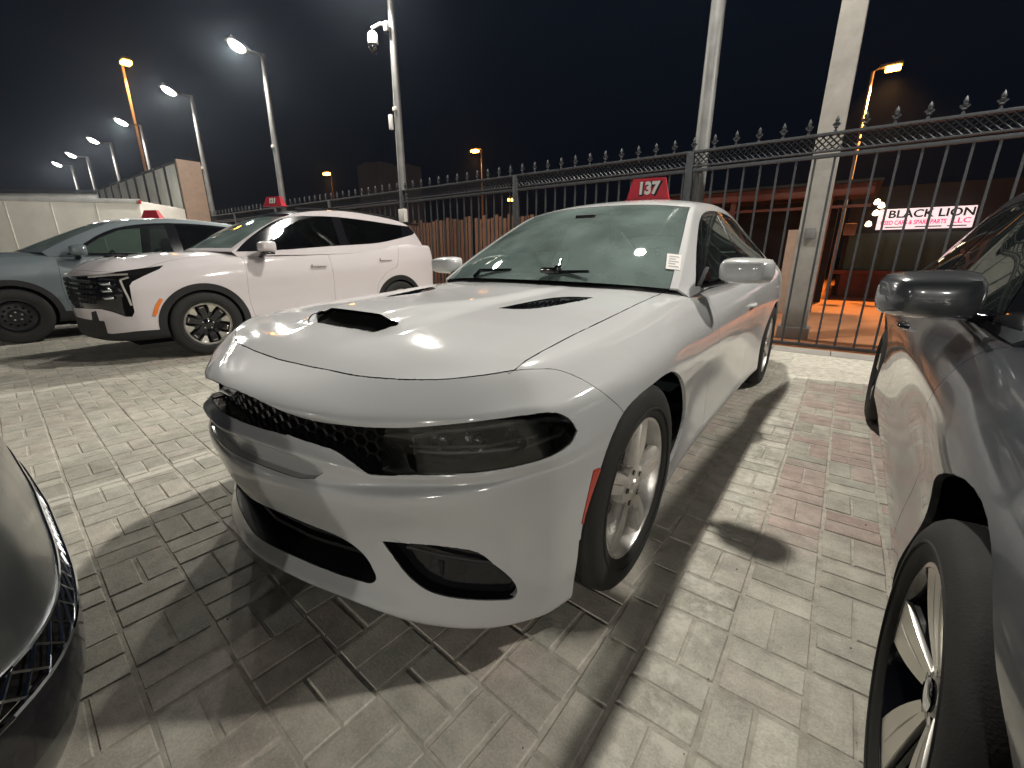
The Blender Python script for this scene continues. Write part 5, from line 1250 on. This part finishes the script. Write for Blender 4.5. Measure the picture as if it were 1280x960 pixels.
# ------------------------------------------------------------------ beyond the fence
M['timber'] = mat('weathered_timber', (.11, .05, .027), rough=.85, var=.35, vscale=3, bump=.4, bscale=30)
M['oxide'] = mat('red_oxide_steel', (.15, .045, .028), rough=.7, var=.25, vscale=3); M['green'] = mat('green_sheet', (.05, .085, .07), rough=.7, var=.2, vscale=2)
M['darkwall'] = mat('dark_wall', (.030, .026, .024), rough=.9, var=.3, vscale=.6); M['cream'] = mat('cream_panel', (.80, .78, .71), rough=.55, var=.08, vscale=2, bump=.1, bscale=20)
M['metalsheet'] = mat('metal_sheet', (.62, .63, .62), rough=.5, metal=.1, var=.18, vscale=2); M['tan'] = mat('tan_board', (.27, .19, .14), rough=.75, var=.15)
o = empty('concrete_pole', (.92, 6.0, 0), label='thick pale concrete pole standing just behind the fence at the right', cat='pole')
m = MB(); vs = []
for z, hw in ((0, .150), (4, .128), (9, .105)): vs += [(-hw, -hw*.9, z), (hw, -hw*.9, z), (hw, hw*.9, z), (-hw, hw*.9, z)]
m.add(vs, [(k+i, k+(i+1) % 4, k+4+(i+1) % 4, k+4+i) for k in (0, 4) for i in range(4)]+[(8, 9, 10, 11)]); m.build('shaft', M['concrete'], o)
m = MB(); m.box((-.19, -.18, -.02), (.19, .18, .16), bev=.02); m.build('footing', M['concrete'], o)
m = MB(); m.box((-.07, -.165, 1.33), (.05, -.135, 1.47), bev=.01); m.build('plate', M['post'], o)
# timber screen of upright pallet boards
for (xa, xb, nm) in ((-8.3, -6.1, 'left'), (-5.95, -4.2, 'right')):
    o = empty('timber_screen', ((xa+xb)/2, 7.0, 0), label='upright timber board screen behind the fence, %s of the iron post' % nm, cat='screen', group='timber screens behind the fence')
    x = xa; bmx = MB(); bmx.box((-.045, -.012, .25), (.045, .012, 2.0)); bm_ = bmx.mesh('board'); bm_.materials.append(M['timber'])
    while x < xb:
        c = bpy.data.objects.new('board', bm_); COL.objects.link(c); c.parent = o; c.location = (x-(xa+xb)/2, rnd_.uniform(-.006, .006), rnd_.uniform(-.06, .04)); x += .125
    for z in (.5, 1.1, 1.82): m = MB(); m.box((xa-(xa+xb)/2-.05, .014, z-.045), (xb-(xa+xb)/2, .05, z+.045)); m.build('batten', M['timber'], o)
# open shed with an oxide-red beam
o = empty('shed', (0, 9.6, 0), label='dark open shed with a rusty red roof beam behind the fence', cat='shed')
m = MB(); m.box((-2.6, -.10, 2.22), (1.55, .05, 2.42), bev=.01); m.box((-2.6, -.06, 2.0), (1.55, .0, 2.05)); m.build('beam', M['oxide'], o)
m = MB(); m.box((-2.6, 2.6, 0), (1.0, 2.7, 2.4)); m.build('back_wall', M['darkwall'], o)
for x in (-2.5, -.8, .9): m = MB(); m.box((x-.05, -.05, 0), (x+.05, .05, 2.22)); m.build('post', M['oxide'], o)
m = MB(); m.box((-2.7, -.2, 2.42), (1.65, 2.8, 2.47)); m.build('roof', M['darkwall'], o)
o = tag(empty('board', (.5, 9.0, 0)), 'upright tan board leaning beside the concrete pole', 'board'); o.name = 'tan_board'
m = MB(); m.box((-.14, -.02, .0), (.15, .02, 1.6), bev=.004); m.build('panel', M['tan'], o)
# shop with light box
o = empty('shop', (4.2, 14.6, 0), label='dark green metal shop front under the lit sign across the road', cat='shop')
m = MB(); m.box((-2.9, 0, .75), (6, .1, 1.72)); m.build('wall', M['green'], o)
for k in range(22): m = MB(); m.box((-2.88+k*.4, -.03, .76), (-2.85+k*.4, 0, 1.71)); m.build('rib', M['green'], o)
m = MB(); m.box((-2.9, .02, .0), (6, .1, .62)); m.build('plinth', M['oxide'], o); m = MB(); m.box((-3.1, -.15, .62), (6, .1, .74), bev=.01); m.build('kerb_beam', M['oxide'], o)
m = MB(); m.box((-3.0, .1, .0), (6.2, 4, 2.9)); m.build('upper_wall', M['darkwall'], o)
M['lightbox'] = mat('sign_light_box', (.85, .83, .80), emit=(1, .80, .84), estr=.80); M['pinkink'] = mat('pink_ink', (.8, .08, .22), rough=.5, emit=(.9, .08, .25), estr=.55); M['darkink'] = mat('green_black_ink', (.03, .06, .05), rough=.5)
sg = empty('shop_sign', (2.77, 14.40, 0), label='lit white sign reading BLACK LION over pink small letters', cat='sign')
m = MB(); m.box((-.93, -.05, 1.80), (.90, .14, 2.30), bev=.01); m.build('light_box', M['lightbox'], sg)
def text(s_, name, loc, size, mt, parent, rot=(pi/2, 0, 0), sx=1., bold=0.0, align='CENTER', ext_=.004):
    c = bpy.data.curves.new(name, 'FONT'); c.body = s_; c.size = size; c.extrude = ext_; c.offset = bold; c.align_x = align; c.align_y = 'CENTER'; c.resolution_u = 3
    t = bpy.data.objects.new(name, c); COL.objects.link(t); t.location = loc; t.rotation_euler = rot; t.scale = (sx, 1, 1)
    bpy.context.view_layer.update(); dg = bpy.context.evaluated_depsgraph_get(); me = bpy.data.meshes.new_from_object(t.evaluated_get(dg)); mw = t.matrix_basis.copy()
    bpy.data.objects.remove(t); o = link(name, me, mt); o.matrix_basis = mw
    if parent is not None: o.parent = parent
    return o
text('BLACK LION', 'lettering', (.08, -.056, 2.16), .26, M['darkink'], sg, sx=1.10, bold=.006)
text('USED CARS & SPARE PARTS', 'lettering', (-.22, -.056, 1.955), .145, M['pinkink'], sg, sx=.72, bold=.004); text('LLC', 'lettering', (.68, -.056, 1.965), .17, M['pinkink'], sg, sx=1.2, bold=.003)
m = MB()
for a_, b_ in ((-.75, -.35), (-.15, .35), (.45, .80)): m.box((a_, -.056, 1.835), (b_, -.05, 1.86))
m.build('small_print', M['darkink'], sg)
# string of hanging work lamps
sl = empty('hanging_lamps', (1.85, 13.6, 0), label='cluster of small glowing lamps hanging left of the lit sign', cat='lamps')
M['bulb'] = mat('warm_bulb', (.9, .8, .6), emit=(1, .8, .5), estr=3.2)
for (x, z) in ((-.20, 1.90), (-.10, 2.16), (-.02, 2.33), (-.12, 2.42)):
    m = MB(); m.lathe([(0, .09), (.05, .06), (.075, -.02), (.05, -.05), (0, -.06)], 10, M=Matrix.Translation((x, 0, z))); m.build('bulb', M['bulb'], sl)
m = MB(); m.tube([(-.20, 0, 1.98), (-.11, .02, 2.3), (.0, 0, 2.75)], .01, 5); m.build('cable', M['black'], sl)
tb = MB(); tb.box((1.17, 12.9, 1.62), (1.42, 13.0, 1.90), bev=.02); tag(tb.build('hanging_crate', M['tan']), 'small tan crate on the dark wall left of the lamps', 'crate')
for k, (u0, u1, v0, dd) in enumerate(((446, 474, 207, 130), (492, 508, 208, 130))):
    a_, b_ = at(u0, v0, dd), at(u1, v0, dd); o = MB(); o.box((a_[0], dd, 0), (b_[0], dd+8, a_[2]))
    for q_ in range(3): o.box((a_[0]+(b_[0]-a_[0])*(.1+.3*q_), dd+2, a_[2]), (a_[0]+(b_[0]-a_[0])*(.25+.3*q_), dd+4, a_[2]+1.2-.4*q_))
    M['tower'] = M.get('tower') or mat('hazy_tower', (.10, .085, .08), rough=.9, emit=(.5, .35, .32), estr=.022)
    tag(o.build('tower_block', M['tower']), ('wider' if k == 0 else 'narrower')+' faint distant tower block '+('left of' if k == 0 else 'right behind')+' the camera mast', 'tower')
# far dark wall beyond the road
o = MB(); o.box((-60, 18, 0), (-3.2, 18.4, 1.9)); tag(o.build('far_wall', M['darkwall']), 'long low dark wall far beyond the fence on the left', 'wall')
# box trailer at far left
tr = empty('box_trailer', (-14.75, 2.75, 0), R(45), label='long cream box trailer parked diagonally behind the blue suv', cat='trailer')
m = MB(); m.box((-9, 0, .75), (0, 2.3, 2.58), bev=.03); m.build('body', M['cream'], tr)
for k in range(8): m = MB(); m.box((-1.1-k*1.1-.015, -.012, .8), (-1.1-k*1.1+.015, 0, 2.5)); m.build('seam', M['cream'], tr)
m = MB(); m.box((-9.02, -.03, 2.52), (.03, .04, 2.62), bev=.01); m.build('top_rail', M['metalsheet'], tr)
m = MB(); m.box((-8.5, .2, .55), (-.1, 2.1, .75)); m.build('chassis', M['black'], tr)
m = MB(); m.box((-.05, -.03, 2.50), (.05, .03, 2.60), bev=.008); m.build('marker_light', M['red'], tr)
for y_ in (.15, 2.15):
    for x_ in (-1.4, -7.4):
        m = MB(); m.lathe([(.10, -.12), (.30, -.12), (.42, -.09), (.42, .09), (.30, .12), (.10, .12), (0, .06)], 24, axis='z', M=Matrix.Translation((x_, y_, .42)) @ Matrix.Rotation(pi/2, 4, 'X')); m.build('wheel', M['rubber'], tr)
# panel screen behind it
ps = empty('panel_screen', (-21.4, 4.35, 0), label='tall screen of pale metal panels in dark frames with a tan end, far left', cat='screen')
for k in range(9):
    for r_ in range(2):
        m = MB(); x0 = -5.2+k*1.14; m.box((x0+.05, 0, 1.0+r_*1.5+.04), (x0+1.09, .05, 1.0+(r_+1)*1.5-.04), bev=.01); m.build('panel', M['metalsheet'], ps)
for k in range(10): m = MB(); m.box((-5.2+k*1.14-.04, -.05, 0), (-5.2+k*1.14+.04, .0, 4.03)); m.build('frame_post', M['iron'], ps)
for z in (1.0, 2.5, 4.0): m = MB(); m.box((-5.25, -.03, z-.03), (5.1, .04, z+.03)); m.build('frame_rail', M['iron'], ps)
m = MB(); m.box((5.12, -.05, .9), (5.22, .62, 4.05), bev=.01); m.build('end_board', M['tan'], ps)
gw = empty('metal_wall', (-28.3, 2.9, 0), R(39), label='grey sheet-metal wall with top rail behind the trailer, far left', cat='wall')
m = MB(); m.box((-9, 0, 0), (2.2, .1, 3.9)); m.build('sheeting', M['metalsheet'], gw); m = MB(); m.box((-9, -.06, 3.82), (2.2, .04, 3.98)); m.build('top_rail', M['iron'], gw)
# roof boards
def roof_sign(name, num, loc, rz, label, w_=.24, wt=.155, h=.17, d=.10, tilt=0.):
    o = empty(name, loc, rz, label=label, cat='roof sign'); m = MB()
    vs = [(-w_/2, -d/2, 0), (w_/2, -d/2, 0), (w_/2, d/2, 0), (-w_/2, d/2, 0), (-wt/2, -d*.22, h), (wt/2, -d*.22, h), (wt/2, d*.22, h), (-wt/2, d*.22, h)]
    m.add(vs, [(0, 3, 2, 1), (4, 5, 6, 7), (0, 1, 5, 4), (1, 2, 6, 5), (2, 3, 7, 6), (3, 0, 4, 7)]); b = m.build('board', M['signred'], o)
    m = MB(); m.box((-w_/2-.008, -d/2-.008, -.004), (w_/2+.008, d/2+.008, .008), bev=.003); m.build('base', M['signred'], o)
    if not num: return o
    a_ = math.atan2(d*.28, h)
    t = text(num, 'number', (0, -d*.36-.0035, h*.53), .125*h/.17, M['paper'], o, rot=(pi/2-a_, 0, 0), sx=.86, bold=.005)
    t2 = text(num, 'number_shadow', (.006, -d*.36-.0005, h*.50), .125*h/.17, M['ink'], o, rot=(pi/2-a_, 0, 0), sx=.92, bold=.011, ext_=.002)
    return o
roof_sign('roof_number_sign', '137', (.118, 2.02, 1.494), R(12), 'red trapezoid board numbered 137 standing on the saloon roof', w_=.30, wt=.225, h=.155)
roof_sign('roof_number_sign', '121', (-5.02, 1.80, 1.758), R(20), 'small red numbered board on the white suv roof', w_=.30, wt=.22, h=.12)
q = at(170, 262, 1.6); roof_sign('roof_board', '', (-8.2, 1.25, 1.685), R(25), 'red board on the roof of the blue suv', w_=.42, wt=.25, h=.16)
# price sticker on the windscreen, dropped phone holder on the cowl
def on_screen(u, v, off=.004):
    bv = getattr(on_screen, 'bv', None)
    if bv is None:
        vs = [tuple(p) for p in GS.reshape(-1, 3)]; nc = GS.shape[1]; fs = [(i*nc+j, i*nc+j+1, (i+1)*nc+j+1, (i+1)*nc+j) for i in range(GS.shape[0]-1) for j in range(nc-1)]
        bv = on_screen.bv = BVHTree.FromPolygons([Vector(q_) for q_ in vs], fs)
    h = bv.ray_cast(Vector(CAMP), Vector(cam_ray(u, v)).normalized()); n = h[1] if h[1].z > 0 else -h[1]
    return h[0]+n*off
c4 = [on_screen(u, v, .0015) for u, v in ((834, 317), (852, 319), (850, 338), (832, 336))]
m = MB(); m.add(c4+[p-Vector((0, 0, .0008)) for p in c4], [(0, 1, 2, 3), (4, 7, 6, 5), (0, 4, 5, 1), (1, 5, 6, 2), (2, 6, 7, 3), (3, 7, 4, 0)]); so = tag(m.build('price_sticker', M['paper']), 'small white printed sticker on the lower right of the saloon windscreen', 'sticker')
ex, ey = (c4[1]-c4[0]), (c4[3]-c4[0]); nz_ = ex.cross(ey).normalized(); nz_ = nz_ if nz_.z > 0 else -nz_
m = MB()
for r_ in range(5):
    a_, b_ = (.16, .84 if r_ % 2 == 0 else .62); f0_ = .14+r_*.16
    p_ = [c4[0]+ex*a_+ey*f0_, c4[0]+ex*b_+ey*f0_, c4[0]+ex*b_+ey*(f0_+.07), c4[0]+ex*a_+ey*(f0_+.07)]; m.add([q_+nz_*.0008 for q_ in p_], [(0, 1, 2, 3)])
m.build('print', M['post'], so)
ph = empty('phone_holder', tuple(on_screen(692, 342, .016)), label='small black holder with silver joints lying at the foot of the windscreen', cat='holder')
m = MB(); m.box((-.065, -.018, -.012), (.01, .022, .018), bev=.010, M=Matrix.Rotation(.5, 4, 'Z')); m.lathe([(0, .03), (.018, .026), (.022, .01), (.02, -.01)], 14, M=Matrix.Translation((.028, 0, 0))); m.build('cradle', M['gloss'], ph)
m = MB(); m.tube([(.02, 0, .01), (.045, .0, .035), (.035, .02, .055)], .006, 8); m.lathe([(0, .010), (.011, .006), (.011, -.006), (0, -.010)], 10, M=Matrix.Translation((.045, -.01, .012))); m.build('joint', M['chrome'], ph)

# ------------------------------------------------------------------ thin haze added to stand in for lens glow around the lamps
hz = MB(); hz.box((-130, -22, -1), (90, 150, 42)); hm = bpy.data.materials.new('haze'); hm.use_nodes = True; ht = hm.node_tree; ht.nodes.remove(ht.nodes['Principled BSDF'])
pv = ht.nodes.new('ShaderNodeVolumePrincipled'); pv.inputs['Color'].default_value = (.70, .82, 1, 1); pv.inputs['Density'].default_value = .00065; pv.inputs['Anisotropy'].default_value = .86
ht.links.new(pv.outputs[0], ht.nodes['Material Output'].inputs['Volume']); tag(hz.build('haze', hm), kind='stuff')
